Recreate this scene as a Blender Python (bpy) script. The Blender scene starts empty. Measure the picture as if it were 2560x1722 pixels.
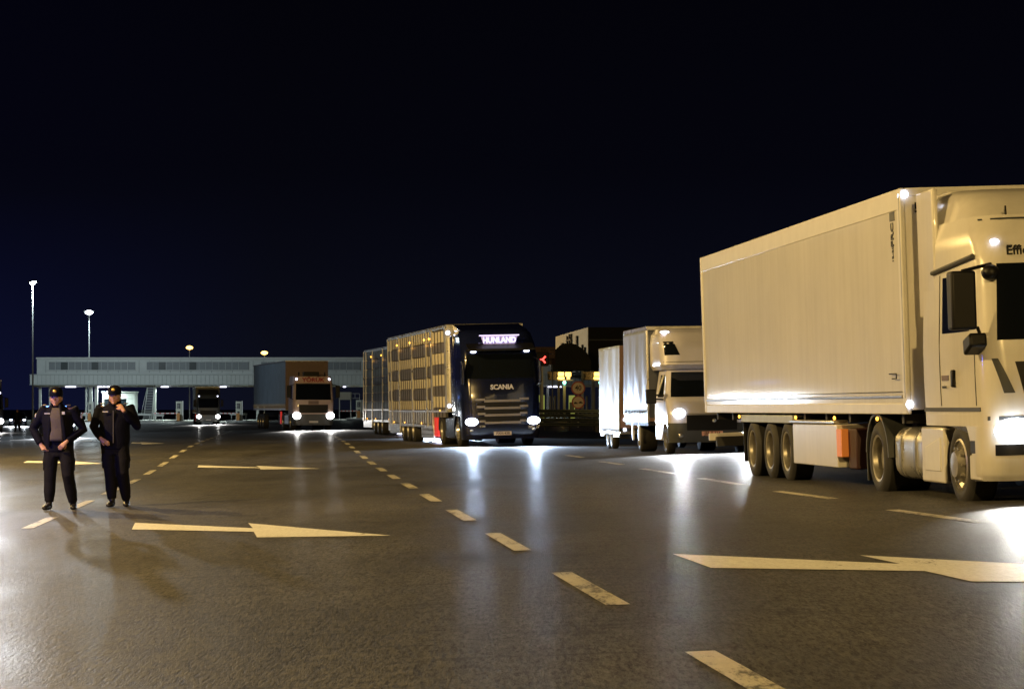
import bpy, bmesh, math, random
from mathutils import Vector, Matrix

random.seed(7)
SC = bpy.context.scene
COL = SC.collection
R = math.radians
# ------------------------------------------------------------------ camera, sky, exposure
F, CX, HY = 5900.0, 1280.0, 1022.0      # focal length, centre and horizon in photo pixels
CAMZ = 1.22
cd = bpy.data.cameras.new('camera')
cam = bpy.data.objects.new('camera', cd)
COL.objects.link(cam)
cam.location = (0, 0, CAMZ)
cam.rotation_euler = (R(90), 0, 0)
cd.sensor_width = 36
cd.lens = 36 * F / 2560
cd.shift_y = (HY - 861) / 2560
cd.clip_start = .5
cd.clip_end = 6000
SC.camera = cam

wd = bpy.data.worlds.new('World')
SC.world = wd
wd.use_nodes = True
nt = wd.node_tree
nt.nodes.clear()
N = nt.nodes.new
out = N('ShaderNodeOutputWorld'); bg = N('ShaderNodeBackground')
tc = N('ShaderNodeTexCoord'); sep = N('ShaderNodeSeparateXYZ')
rmp = N('ShaderNodeValToRGB')
nt.links.new(tc.outputs['Generated'], sep.inputs[0])
nt.links.new(sep.outputs['Z'], rmp.inputs[0])
e = rmp.color_ramp.elements
e[0].position = 0.0; e[0].color = (.0050, .0060, .0122, 1)
e[1].position = 0.18; e[1].color = (.0012, .0012, .0032, 1)
e2 = rmp.color_ramp.elements.new(.05); e2.color = (.0032, .0037, .0086, 1)
e3 = rmp.color_ramp.elements.new(.10); e3.color = (.0017, .0018, .0046, 1)
# blue haze of the police lights put into the sky on the left
mr = N('ShaderNodeMapRange')
mr.inputs['From Min'].default_value = -.10; mr.inputs['From Max'].default_value = -.24
mr.inputs['To Min'].default_value = 0; mr.inputs['To Max'].default_value = 1
nt.links.new(sep.outputs['X'], mr.inputs['Value'])
mx = N('ShaderNodeMix'); mx.data_type = 'RGBA'; mx.blend_type = 'ADD'
rm2 = N('ShaderNodeValToRGB')
q = rm2.color_ramp.elements
q[0].position = 0; q[0].color = (.000, .0010, .024, 1)
q[1].position = .09; q[1].color = (0, 0, .002, 1)
nt.links.new(sep.outputs['Z'], rm2.inputs[0])
nt.links.new(mr.outputs[0], mx.inputs[0])
nt.links.new(rmp.outputs[0], mx.inputs[6])
nt.links.new(rm2.outputs[0], mx.inputs[7])
nt.links.new(mx.outputs[2], bg.inputs[0])
bg.inputs[1].default_value = .8
nt.links.new(bg.outputs[0], out.inputs[0])

vs = SC.view_settings
vs.view_transform = 'Standard'; vs.look = 'None'; vs.exposure = 0; vs.gamma = 1
SC.cycles.use_denoising = True
SC.cycles.max_bounces = 6
SC.cycles.diffuse_bounces = 3
SC.cycles.glossy_bounces = 3
SC.cycles.sample_clamp_indirect = 4
SC.cycles.caustics_reflective = False
SC.cycles.caustics_refractive = False

# ------------------------------------------------------------------ ground height and back-projection
def cl(v, a, b): return max(a, min(b, v))
def smooth(a, b, t):
    t = cl((t - a) / (b - a), 0, 1)
    return t * t * (3 - 2 * t)
def gz(x, y):
    w = 1 - smooth(45, 85, y)
    return CAMZ - (1.18 + (.04 - .035 * cl(x, -16, 12)) * w + .02 * cl(-x - 8, 0, 30) * (1 - w))
def at(px, py):
    """photo pixel on the ground -> world x, y"""
    y = 1.2 * F / (py - HY)
    for _ in range(40):
        x = (px - CX) * y / F
        y = .5 * y + .5 * (CAMZ - gz(x, y)) * F / (py - HY)
    return (px - CX) * y / F, y
def xat(px, y): return (px - CX) * y / F
def zat(py, y): return CAMZ - (py - HY) * y / F

# ------------------------------------------------------------------ materials
MATS = {}
def mat(name, col=(.5, .5, .5), rough=.5, metal=0., coat=0., var=.0, vscale=3., bump=0., bscale=60., spec=.5, rvar=0.,
        emit=None, estr=0.):
    if name in MATS: return MATS[name]
    m = bpy.data.materials.new(name); m.use_nodes = True
    t = m.node_tree; p = t.nodes['Principled BSDF']
    p.inputs['Base Color'].default_value = (*col, 1)
    p.inputs['Roughness'].default_value = rough
    p.inputs['Metallic'].default_value = metal
    p.inputs['Coat Weight'].default_value = coat
    p.inputs['Coat Roughness'].default_value = .06
    p.inputs['Specular IOR Level'].default_value = spec
    if emit:
        p.inputs['Emission Color'].default_value = (*emit, 1)
        p.inputs['Emission Strength'].default_value = estr
    if var or bump or rvar:
        tcn = t.nodes.new('ShaderNodeTexCoord')
        nz = t.nodes.new('ShaderNodeTexNoise')
        nz.inputs['Scale'].default_value = vscale; nz.inputs['Detail'].default_value = 6
        nz.inputs['Roughness'].default_value = .65
        t.links.new(tcn.outputs['Object'], nz.inputs['Vector'])
        if var:
            mrn = t.nodes.new('ShaderNodeMapRange')
            mrn.inputs['From Min'].default_value = .25; mrn.inputs['From Max'].default_value = .75
            mrn.inputs['To Min'].default_value = 1 - var; mrn.inputs['To Max'].default_value = 1 + var * .5
            t.links.new(nz.outputs['Fac'], mrn.inputs['Value'])
            mxn = t.nodes.new('ShaderNodeMix'); mxn.data_type = 'RGBA'; mxn.blend_type = 'MULTIPLY'
            mxn.inputs[0].default_value = 1; mxn.inputs[6].default_value = (*col, 1)
            t.links.new(mrn.outputs[0], mxn.inputs[7])
            t.links.new(mxn.outputs[2], p.inputs['Base Color'])
        if rvar:
            mr2 = t.nodes.new('ShaderNodeMapRange')
            mr2.inputs['From Min'].default_value = .3; mr2.inputs['From Max'].default_value = .7
            mr2.inputs['To Min'].default_value = max(.02, rough - rvar); mr2.inputs['To Max'].default_value = rough + rvar
            t.links.new(nz.outputs['Fac'], mr2.inputs['Value'])
            t.links.new(mr2.outputs[0], p.inputs['Roughness'])
        if bump:
            n2 = t.nodes.new('ShaderNodeTexNoise'); n2.inputs['Scale'].default_value = bscale
            n2.inputs['Detail'].default_value = 3
            t.links.new(tcn.outputs['Object'], n2.inputs['Vector'])
            b = t.nodes.new('ShaderNodeBump'); b.inputs['Strength'].default_value = bump
            b.inputs['Distance'].default_value = .02
            t.links.new(n2.outputs['Fac'], b.inputs['Height'])
            t.links.new(b.outputs[0], p.inputs['Normal'])
    MATS[name] = m
    return m
def glow(name, col, s):
    if name in MATS: return MATS[name]
    m = bpy.data.materials.new(name); m.use_nodes = True
    t = m.node_tree; p = t.nodes['Principled BSDF']
    p.inputs['Base Color'].default_value = (.6, .6, .6, 1)
    p.inputs['Emission Color'].default_value = (*col, 1)
    p.inputs['Emission Strength'].default_value = s
    m.cycles.emission_sampling = 'NONE'
    MATS[name] = m
    return m

white_paint = mat('white_paint', (.74, .72, .68), .28, coat=.6, var=.10, vscale=1.2)
box_panel = mat('box_panel', (.70, .68, .62), .42, coat=.8, var=.10, vscale=.9, bump=.42, bscale=.8)
def grime(m, k=.30):
    """vertical rain streaks and road film over a painted panel"""
    t = m.node_tree; p = t.nodes['Principled BSDF']; n = t.nodes.new; L = t.links.new
    tcn = n('ShaderNodeTexCoord'); mp = n('ShaderNodeMapping'); mp.inputs['Scale'].default_value = (3, 3, .16); L(tcn.outputs['Object'], mp.inputs['Vector'])
    z = n('ShaderNodeTexNoise'); z.inputs['Scale'].default_value = 2.4; z.inputs['Detail'].default_value = 6; z.inputs['Roughness'].default_value = .7; L(mp.outputs[0], z.inputs['Vector'])
    r = n('ShaderNodeMapRange'); r.inputs['From Min'].default_value = .42; r.inputs['From Max'].default_value = .75; r.inputs['To Min'].default_value = 0; r.inputs['To Max'].default_value = k
    L(z.outputs['Fac'], r.inputs['Value'])
    x = n('ShaderNodeMix'); x.data_type = 'RGBA'; L(r.outputs[0], x.inputs[0]); x.inputs[7].default_value = (.22, .19, .14, 1)
    old = p.inputs['Base Color'].links[0].from_socket; L(old, x.inputs[6]); L(x.outputs[2], p.inputs['Base Color'])
grime(box_panel, .16); grime(white_paint, .12)
box_trim = mat('box_trim', (.66, .65, .62), .4, var=.1)
navy = mat('navy_paint', (.006, .009, .035), .16, coat=1.0, var=.2)
red_paint = mat('red_paint', (.15, .10, .095), .5, coat=.1, var=.15)
peach = mat('peach_paint', (.42, .33, .32), .5, coat=.3, var=.12)
grey_paint = mat('grey_paint', (.10, .12, .13), .4, coat=.3, var=.15)
dark_blue_paint = mat('dark_blue_paint', (.05, .06, .10), .35, coat=.4)
silver_paint = mat('silver_paint', (.35, .36, .38), .3, metal=.5, coat=.4)
black_plastic = mat('black_plastic', (.006, .006, .007), .5, var=.2, spec=.3)
grey_plastic = mat('grey_plastic', (.05, .055, .06), .55, var=.2)
rubber = mat('rubber', (.022, .021, .02), .72, var=.35, vscale=8, bump=.15, bscale=90)
steel = mat('steel', (.32, .32, .33), .35, metal=.85, var=.2, vscale=6)
rim_steel = mat('rim_steel', (.42, .40, .36), .38, metal=.7, var=.3, vscale=9)
alu = mat('aluminium', (.62, .61, .58), .33, metal=.85, var=.15, vscale=4, rvar=.1)
chassis = mat('chassis', (.02, .02, .022), .6, var=.3)
glass = mat('dark_glass', (.006, .008, .011), .05, spec=.7)
cream = mat('cream_panel', (.66, .60, .44), .5, var=.15, vscale=4)
vent = mat('vent_panel', (.17, .15, .13), .5, metal=.3, var=.2, vscale=5)
tarp_silver = mat('silver_tarp', (.36, .41, .56), .38, metal=.35, var=.12, bump=.1, bscale=9)
tarp_grey = mat('grey_tarp', (.36, .41, .50), .55, var=.25, vscale=1.6, bump=.15, bscale=7)
tarp_blue = mat('blue_tarp', (.24, .33, .42), .55, var=.3, vscale=1.2, bump=.1, bscale=5)
galv = mat('galvanised', (.42, .45, .44), .5, metal=.4, var=.2, vscale=2)
concrete = mat('concrete', (.30, .31, .30), .8, var=.25, vscale=1.5)
cladding = mat('cladding', (.44, .48, .48), .55, var=.14, vscale=.35, metal=.1)
cladding_dark = mat('cladding_dark', (.17, .20, .22), .5, var=.15, vscale=.5)
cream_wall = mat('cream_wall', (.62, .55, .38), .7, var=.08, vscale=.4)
sign_brown = mat('sign_board', (.16, .085, .06), .6, var=.2)
yellow_paint_glow = mat('yellow_paint_glow', (.60, .62, .12), .5, var=.1, emit=(.8, .9, .2), estr=.25)  # booth paint given a weak glow of its own
orange_panel = mat('orange_reflector', (.85, .30, .08), .45)
red_panel_glow = mat('red_panel_glow', (.55, .03, .03), .45, emit=(1, .04, .03), estr=.35)  # weak red glow put into the panel material
skin = mat('skin', (.45, .25, .17), .5, var=.1, vscale=20)
jacket_m = mat('jacket_cloth', (.0035, .004, .011), .8, var=.3, vscale=12, bump=.25, bscale=45, spec=.12)
trouser_m = mat('trouser_cloth', (.009, .009, .012), .85, var=.3, vscale=10, bump=.4, bscale=22, spec=.12)
sweater_m = mat('sweater_cloth', (.085, .072, .066), .9, var=.15, vscale=30, bump=.2, bscale=120)
boot_m = mat('boot_leather', (.012, .012, .012), .45, var=.2)
gold = mat('gold_badge', (.8, .55, .12), .35, metal=.7)
silver_tape = mat('pale_tape', (.5, .5, .5), .5)
paint_y = None
head_white = glow('headlight_glow', (.80, .90, 1.0), 9)
head_warm = glow('headlight_white', (1.0, .98, .95), 9)
marker_white = glow('marker_glow', (.75, .80, 1.0), 4)
led_violet = glow('sign_glow', (.42, .36, 1.0), 5.)
tube_glow = glow('tube_glow', (.82, .82, 1.0), 5)
amber = glow('amber_glow', (1.0, .42, .04), 4)
amber_sign = glow('amber_sign_glow', (1.0, .58, .10), 3)
red_glow = glow('red_glow', (1.0, .05, .04), 5)
green_glow = glow('green_glow', (.2, 1.0, .75), 4)
blue_glow = glow('blue_glow', (.12, .3, 1.0), 5)
sodium_glow = glow('sodium_glow', (1.0, .55, .12), 6)
mast_glow = glow('mast_glow', (.80, .90, 1.0), 10)

# ------------------------------------------------------------------ mesh builder
class MB:
    def __init__(s): s.v = []; s.f = []
    def add(s, vs_, fs):
        o = len(s.v); s.v += [tuple(p) for p in vs_]; s.f += [[i + o for i in f] for f in fs]; return s
    def box(s, x0, x1, y0, y1, z0, z1):
        return s.add([(x0,y0,z0),(x1,y0,z0),(x1,y1,z0),(x0,y1,z0),(x0,y0,z1),(x1,y0,z1),(x1,y1,z1),(x0,y1,z1)],
                     [(0,3,2,1),(4,5,6,7),(0,1,5,4),(1,2,6,5),(2,3,7,6),(3,0,4,7)])
    def prism(s, poly, axis, a, b):
        n = len(poly)
        def P(u, v, w):
            return {'x': (w, u, v), 'y': (u, w, v), 'z': (u, v, w)}[axis]
        vs_ = [P(u, v, a) for u, v in poly] + [P(u, v, b) for u, v in poly]
        return s.add(vs_, [list(range(n)), list(range(2*n-1, n-1, -1))] + [(i, (i+1) % n, n+(i+1) % n, n+i) for i in range(n)])
    def cyl(s, p0, p1, r0, r1=None, n=12):
        r1 = r0 if r1 is None else r1
        p0 = Vector(p0); p1 = Vector(p1); d = (p1 - p0).normalized()
        u = d.orthogonal().normalized(); w = d.cross(u)
        vs_ = []
        for p, r in ((p0, r0), (p1, r1)):
            for i in range(n):
                t = 2*math.pi*i/n; vs_.append(p + u*r*math.cos(t) + w*r*math.sin(t))
        return s.add(vs_, [list(range(n-1, -1, -1)), list(range(n, 2*n))] + [(i, (i+1) % n, n+(i+1) % n, n+i) for i in range(n)])
    def loft(s, rings, caps=(1, 1)):
        n = len(rings[0]); vs_ = [p for r in rings for p in r]; fs = []
        if caps[0]: fs.append(list(range(n-1, -1, -1)))
        if caps[1]: fs.append(list(range((len(rings)-1)*n, len(rings)*n)))
        for k in range(len(rings)-1):
            for i in range(n):
                fs.append((k*n+i, k*n+(i+1) % n, (k+1)*n+(i+1) % n, (k+1)*n+i))
        return s.add(vs_, fs)
    def lathe_x(s, prof, cy, cz, n=28, caps=(1, 1)):
        rings = [[(x, cy + r*math.cos(2*math.pi*i/n), cz + r*math.sin(2*math.pi*i/n)) for i in range(n)] for x, r in prof]
        return s.loft(rings, caps)
    def lathe_z(s, prof, cx, cy, n=20):
        return s.loft([[(cx + r*math.cos(2*math.pi*i/n), cy + r*math.sin(2*math.pi*i/n), z) for i in range(n)] for z, r in prof])
    def limb(s, pts, n=12):
        """pts: (point, ra, rb) elliptical tube; ra across x, rb across y-ish"""
        rings = []
        for k, (p, ra, rb) in enumerate(pts):
            a = Vector(pts[max(0, k-1)][0]); b = Vector(pts[min(len(pts)-1, k+1)][0]); d = (b - a).normalized()
            u = Vector((1, 0, 0)); u = (u - d*u.dot(d))
            if u.length < .3: u = Vector((0, 1, 0)) - d*d.y
            u.normalize(); w = d.cross(u)
            rings.append([Vector(p) + u*ra*math.cos(2*math.pi*i/n) + w*rb*math.sin(2*math.pi*i/n) for i in range(n)])
        return s.loft(rings)
    def ell(s, c, rx, ry, rz, n=14, m=9):
        rings = []
        for k in range(m):
            t = -math.pi/2 + math.pi*(k + .5)/m
            rings.append([(c[0] + rx*math.cos(t)*math.cos(2*math.pi*i/n), c[1] + ry*math.cos(t)*math.sin(2*math.pi*i/n), c[2] + rz*math.sin(t)) for i in range(n)])
        return s.loft(rings)
    def grid(s, fn, nu, nv):
        vs_ = [fn(i/nu, j/nv) for j in range(nv+1) for i in range(nu+1)]
        return s.add(vs_, [(j*(nu+1)+i, j*(nu+1)+i+1, (j+1)*(nu+1)+i+1, (j+1)*(nu+1)+i) for j in range(nv) for i in range(nu)])
    def mesh(s, name):
        me = bpy.data.meshes.new(name); me.from_pydata(s.v, [], s.f)
        bm = bmesh.new(); bm.from_mesh(me)
        bmesh.ops.recalc_face_normals(bm, faces=bm.faces)
        bm.to_mesh(me); bm.free(); return me
    def build(s, name, m, parent=None, bevel=0, seg=2, smooth_=True, ang=38, solid=0):
        me = s.mesh(name); me.materials.append(m)
        o = bpy.data.objects.new(name, me); COL.objects.link(o)
        if smooth_:
            me.shade_smooth()
            me.set_sharp_from_angle(angle=R(ang))
        if solid:
            md = o.modifiers.new('solid', 'SOLIDIFY'); md.thickness = solid; md.offset = 0
        if bevel:
            md = o.modifiers.new('bevel', 'BEVEL'); md.width = bevel; md.segments = seg; md.limit_method = 'ANGLE'; md.angle_limit = R(40)
        if parent: o.parent = parent
        return o

def tag(o, label=None, cat=None, group=None, kind=None):
    if label: o['label'] = label
    if cat: o['category'] = cat
    if group: o['group'] = group
    if kind: o['kind'] = kind
    return o
def thing(name, label, cat, loc, rz=0, roll=0, group=None):
    o = bpy.data.objects.new(name, None); COL.objects.link(o)
    o.location = loc; o.rotation_euler = (0, roll, rz)
    o.empty_display_size = .3
    return tag(o, label, cat, group)
def kids(o): return [c for c in COL.objects if c.parent == o]
def copy_tree(o, parent=None):
    c = o.copy(); COL.objects.link(c); c.parent = parent
    for k in kids(o): copy_tree(k, c)
    return c
def text_mb(s, size, depth=.006, offset=0., sx=1., rot=None, loc=(0, 0, 0)):
    cu = bpy.data.curves.new('t', 'FONT'); cu.body = s; cu.size = size; cu.extrude = depth; cu.offset = offset
    cu.align_x = 'CENTER'; cu.align_y = 'CENTER'; cu.resolution_u = 3
    o = bpy.data.objects.new('t', cu); COL.objects.link(o)
    bpy.context.view_layer.update()
    me = bpy.data.meshes.new_from_object(o.evaluated_get(bpy.context.evaluated_depsgraph_get()))
    M = Matrix.Translation(loc) @ (rot or Matrix.Rotation(R(90), 4, 'X')) @ Matrix.Diagonal((sx, 1, 1, 1))
    mb = MB(); mb.add([M @ v.co for v in me.vertices], [list(p.vertices) for p in me.polygons])
    bpy.data.objects.remove(o); bpy.data.curves.remove(cu); bpy.data.meshes.remove(me)
    return mb
FRONT = Matrix.Rotation(R(90), 4, 'X')                       # letters face -y
SIDE = Matrix.Rotation(R(-90), 4, 'Z') @ Matrix.Rotation(R(90), 4, 'X')   # letters face -x
def lamp(name, kind, loc, power, col, parent=None, size=.1, aim=None, cone=60, blend=.6):
    ld = bpy.data.lights.new(name, kind); ld.energy = power; ld.color = col
    ld.shadow_soft_size = size
    if kind == 'SPOT': ld.spot_size = R(cone); ld.spot_blend = blend
    o = bpy.data.objects.new(name, ld); COL.objects.link(o); o.location = loc
    if aim is not None:
        d = Vector(aim) - Vector(loc); o.rotation_euler = d.to_track_quat('-Z', 'Y').to_euler()
    if parent: o.parent = parent
    return o

# ------------------------------------------------------------------ ground and road markings
def asphalt():
    m = bpy.data.materials.new('asphalt'); m.use_nodes = True
    t = m.node_tree; p = t.nodes['Principled BSDF']; n = t.nodes.new; L = t.links.new
    tcn = n('ShaderNodeTexCoord'); V = tcn.outputs['Object']
    def noise(sc, det=4, rough=.6, vec=V):
        z = n('ShaderNodeTexNoise'); z.inputs['Scale'].default_value = sc; z.inputs['Detail'].default_value = det
        z.inputs['Roughness'].default_value = rough; L(vec, z.inputs['Vector']); return z.outputs['Fac']
    def rng(v, a, b, c, d):
        r = n('ShaderNodeMapRange'); r.inputs['From Min'].default_value = a; r.inputs['From Max'].default_value = b
        r.inputs['To Min'].default_value = c; r.inputs['To Max'].default_value = d; L(v, r.inputs['Value']); return r.outputs[0]
    def math_(op, a, b):
        r = n('ShaderNodeMath'); r.operation = op
        for i, s in enumerate((a, b)):
            if isinstance(s, (int, float)): r.inputs[i].default_value = s
            else: L(s, r.inputs[i])
        return r.outputs[0]
    mp = n('ShaderNodeMapping'); mp.inputs['Rotation'].default_value = (0, 0, R(-5.8)); mp.inputs['Scale'].default_value = (1, .12, 1)
    L(V, mp.inputs['Vector'])
    streak = noise(.9, 5, .6, mp.outputs[0])          # worn wheel tracks along the lanes
    patch = noise(.22, 5, .6)
    mpa = n('ShaderNodeMapping'); mpa.inputs['Rotation'].default_value = (0, 0, R(-5.8)); mpa.inputs['Scale'].default_value = (1, .16, 1)
    L(V, mpa.inputs['Vector'])
    agg = noise(42, 3, .9, mpa.outputs[0])
    agg2 = noise(13, 5, .85, mpa.outputs[0])
    k = math_('MULTIPLY', rng(patch, .3, .7, .78, 1.2), rng(streak, .3, .7, .70, 1.25))
    st = noise(.8, 3, .5)
    k = math_('MULTIPLY', k, rng(st, .62, .70, 1, .62))      # oil stains
    k = math_('MULTIPLY', k, rng(agg, .35, .65, .25, 1.9))
    k = math_('MULTIPLY', k, rng(agg2, .35, .65, .78, 1.22))
    # long dark seams and cracks
    mp2 = n('ShaderNodeMapping'); mp2.inputs['Rotation'].default_value = (0, 0, R(12)); mp2.inputs['Scale'].default_value = (.035, .30, 1)
    L(V, mp2.inputs['Vector'])
    cr = noise(2.2, 5, .55, mp2.outputs[0])
    seam = rng(math_('ABSOLUTE', math_('SUBTRACT', cr, .5), 0), 0, .010, .45, 1)
    k = math_('MULTIPLY', k, seam)
    c = n('ShaderNodeMix'); c.data_type = 'RGBA'; c.blend_type = 'MULTIPLY'; c.inputs[0].default_value = 1
    c.inputs[6].default_value = (.050, .048, .046, 1); L(k, c.inputs[7]); L(c.outputs[2], p.inputs['Base Color'])
    rr = math_('ADD', rng(agg, .35, .65, -.08, .08), math_('ADD', rng(patch, .3, .7, .54, .68), rng(streak, .3, .7, -.07, .07)))
    L(rr, p.inputs['Roughness'])
    L(math_('MULTIPLY', rng(agg, .38, .62, .10, .55), rng(agg2, .35, .65, .75, 1.15)), p.inputs['Specular IOR Level'])
    # thin damp film: narrow glossy lobe that gives the long headlight streaks
    cw = rng(math_('ADD', patch, math_('MULTIPLY', streak, .6)), .6, 1.05, .0, .10)
    L(cw, p.inputs['Coat Weight']); p.inputs['Coat Roughness'].default_value = .24; p.inputs['Coat IOR'].default_value = 1.4
    bc = n('ShaderNodeBump'); bc.inputs['Strength'].default_value = .22; bc.inputs['Distance'].default_value = .01
    L(math_('ADD', agg2, math_('MULTIPLY', agg, .8)), bc.inputs['Height']); L(bc.outputs[0], p.inputs['Coat Normal'])
    b = n('ShaderNodeBump'); b.inputs['Strength'].default_value = .6; b.inputs['Distance'].default_value = .01
    hh = math_('ADD', math_('MULTIPLY', agg, .9), math_('MULTIPLY', agg2, .18))
    L(hh, b.inputs['Height']); L(b.outputs[0], p.inputs['Normal'])
    return m
ys = [2 + 1.5*i for i in range(64)] + [100, 108, 118, 130, 145, 165, 190, 220, 260, 310, 380, 480, 700, 1200, 2500, 5000]
xs = [-2500, -900, -400, -200, -120, -80, -60, -48, -40] + [-36 + 1.5*i for i in range(49)] + [40, 50, 70, 120, 250, 600, 1200, 2500]
g = MB()
g.add([(x, y, gz(x, y)) for y in [-400, -60, -20, -6] + ys for x in xs],
      [(j*len(xs)+i, j*len(xs)+i+1, (j+1)*len(xs)+i+1, (j+1)*len(xs)+i) for j in range(len(ys)+3) for i in range(len(xs)-1)])
go = g.build('ground', asphalt())
tag(go, 'wide worn asphalt yard of the border crossing', kind='structure')

def road_paint(name, col, worn):
    """thermoplastic paint scuffed down to the asphalt in places"""
    m = bpy.data.materials.new(name); m.use_nodes = True
    t = m.node_tree; p = t.nodes['Principled BSDF']; n = t.nodes.new; L = t.links.new
    tcn = n('ShaderNodeTexCoord')
    def noise(sc, det, scale):
        mp = n('ShaderNodeMapping'); mp.inputs['Rotation'].default_value = (0, 0, R(-5.8)); mp.inputs['Scale'].default_value = scale
        L(tcn.outputs['Object'], mp.inputs['Vector'])
        z = n('ShaderNodeTexNoise'); z.inputs['Scale'].default_value = sc; z.inputs['Detail'].default_value = det; z.inputs['Roughness'].default_value = .75
        L(mp.outputs[0], z.inputs['Vector']); return z.outputs['Fac']
    def rng(v, a, b, c, d):
        r = n('ShaderNodeMapRange'); r.inputs['From Min'].default_value = a; r.inputs['From Max'].default_value = b
        r.inputs['To Min'].default_value = c; r.inputs['To Max'].default_value = d; L(v, r.inputs['Value']); return r.outputs[0]
    big = noise(2.2, 6, (1, .35, 1)); fine = noise(26, 5, (1, .25, 1))
    ad = n('ShaderNodeMath'); ad.operation = 'ADD'; L(big, ad.inputs[0])
    ml = n('ShaderNodeMath'); ml.operation = 'MULTIPLY'; L(fine, ml.inputs[0]); ml.inputs[1].default_value = .7; L(ml.outputs[0], ad.inputs[1])
    mask = rng(ad.outputs[0], worn, worn + .14, 0, 1)
    c = n('ShaderNodeMix'); c.data_type = 'RGBA'; L(mask, c.inputs[0]); c.inputs[6].default_value = (*col, 1); c.inputs[7].default_value = (.09, .085, .075, 1)
    d = n('ShaderNodeMix'); d.data_type = 'RGBA'; d.blend_type = 'MULTIPLY'; d.inputs[0].default_value = 1
    L(c.outputs[2], d.inputs[6]); L(rng(fine, .3, .7, .78, 1.1), d.inputs[7]); L(d.outputs[2], p.inputs['Base Color'])
    p.inputs['Roughness'].default_value = .5
    b = n('ShaderNodeBump'); b.inputs['Strength'].default_value = .4; b.inputs['Distance'].default_value = .006
    L(fine, b.inputs['Height']); L(b.outputs[0], p.inputs['Normal'])
    return m
road_white = road_paint('road_paint_white', (.88, .88, .86), .98)
road_worn = road_paint('road_paint_worn', (.60, .57, .47), .84)
def poly_ground(mb, pts, lift=.005):
    """flat painted polygon laid on the ground, subdivided so that it follows it"""
    bm = bmesh.new()
    f = bm.faces.new([bm.verts.new((x, y, 0)) for x, y in pts])
    bmesh.ops.triangulate(bm, faces=[f])
    for _ in range(6):
        es = [e_ for e_ in bm.edges if e_.calc_length() > 2.2]
        if not es: break
        bmesh.ops.subdivide_edges(bm, edges=es, cuts=1)
        bmesh.ops.triangulate(bm, faces=bm.faces[:])
    bm.verts.ensure_lookup_table(); bm.verts.index_update()
    mb.add([(v.co.x, v.co.y, gz(v.co.x, v.co.y) + lift) for v in bm.verts], [[v.index for v in f_.verts] for f_ in bm.faces])
    bm.free()
def px_poly(mb, pix): poly_ground(mb, [at(*p) for p in pix])
def dash(mb, p, q, w=.15):
    d = (Vector(q) - Vector(p)).normalized(); nrm = Vector((d.y, -d.x))*w/2
    P, Q = Vector(p), Vector(q)
    poly_ground(mb, [tuple(P - nrm), tuple(P + nrm), tuple(Q + nrm), tuple(Q - nrm)])
def line_dashes(px0, px1, first, period, length, ymax):
    """dashes along the line through two ground pixels"""
    a, b = Vector(at(*px0)), Vector(at(*px1)); d = (b - a)/(b.y - a.y)
    mb = MB(); y = first
    while y < ymax:
        dash(mb, a + d*(y - a.y), a + d*(y + length - a.y)); y += period
    return mb
o = line_dashes((1473, 1471), (962, 1179), 8.55, 5.86, 3.0, 150).build('road_marking', road_worn)
tag(o, 'worn dashed lane line running up the middle of the yard', kind='structure')
a1, a2 = at(60, 1320), at(132, 1295)
o = line_dashes((96, 1308.5), (420, 1152), at(60, 1321)[1], 6.2, 3.2, 150).build('road_marking', road_worn)
tag(o, 'worn dashed lane line passing the two policemen', kind='structure')
mb = MB()
for p0, p1 in (((2230, 1274.5), (2455, 1306)), ((1942, 1228), (2085, 1247)), ((1752, 1195.5), (1857, 1212)), ((1604, 1171.5), (1690, 1184.5)), ((1500, 1153.5), (1556, 1161.5)), ((1417, 1138), (1458, 1143.5)), ((2620, 1334), (2950, 1383))):
    dash(mb, at(*p0), at(*p1))
tag(mb.build('road_marking', road_worn), 'worn dashed lane line in front of the white refrigerated lorry', kind='structure')
arrows = [
 ('large painted arrow nearest the policemen pointing right', [(329.5,1323.6),(337.7,1307),(632,1320.5),(620.5,1308),(977.5,1339),(642.5,1343.5),(634,1329.5)]),
 ('painted arrow in the middle lane short of the red nosed lorry', [(494,1168.5),(496,1163),(648,1168),(640,1164),(803,1171.5),(651,1173.5),(649,1170)]),
 ('painted arrow seen behind the legs of the policemen', [(58,1156.5),(68,1152),(181,1154.5),(178,1152.5),(256,1158.5),(183,1161),(182,1157.5)]),
 ('far painted arrow right of the policemen', [(327,1108.5),(331,1105),(352,1106),(350,1104.8),(412,1108.5),(354,1110.5),(353,1108.5)]),
 ('large painted arrow in front of the white refrigerated lorry', [(1681,1385),(2250,1410),(2150,1388.5),(3000,1434),(2560,1455),(2428,1454),(2312,1428),(1777,1420)])]
for lab, pix in arrows:
    mb = MB(); px_poly(mb, pix)
    tag(mb.build('road_marking', road_white), lab, kind='structure')
# stop line far left, lit by the cars
mb = MB(); px_poly(mb, [(25, 1099), (25, 1101), (230, 1103), (230, 1100.5)])
tag(mb.build('road_marking', road_white), 'thin painted line across the road in front of the cars', kind='structure')

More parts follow.
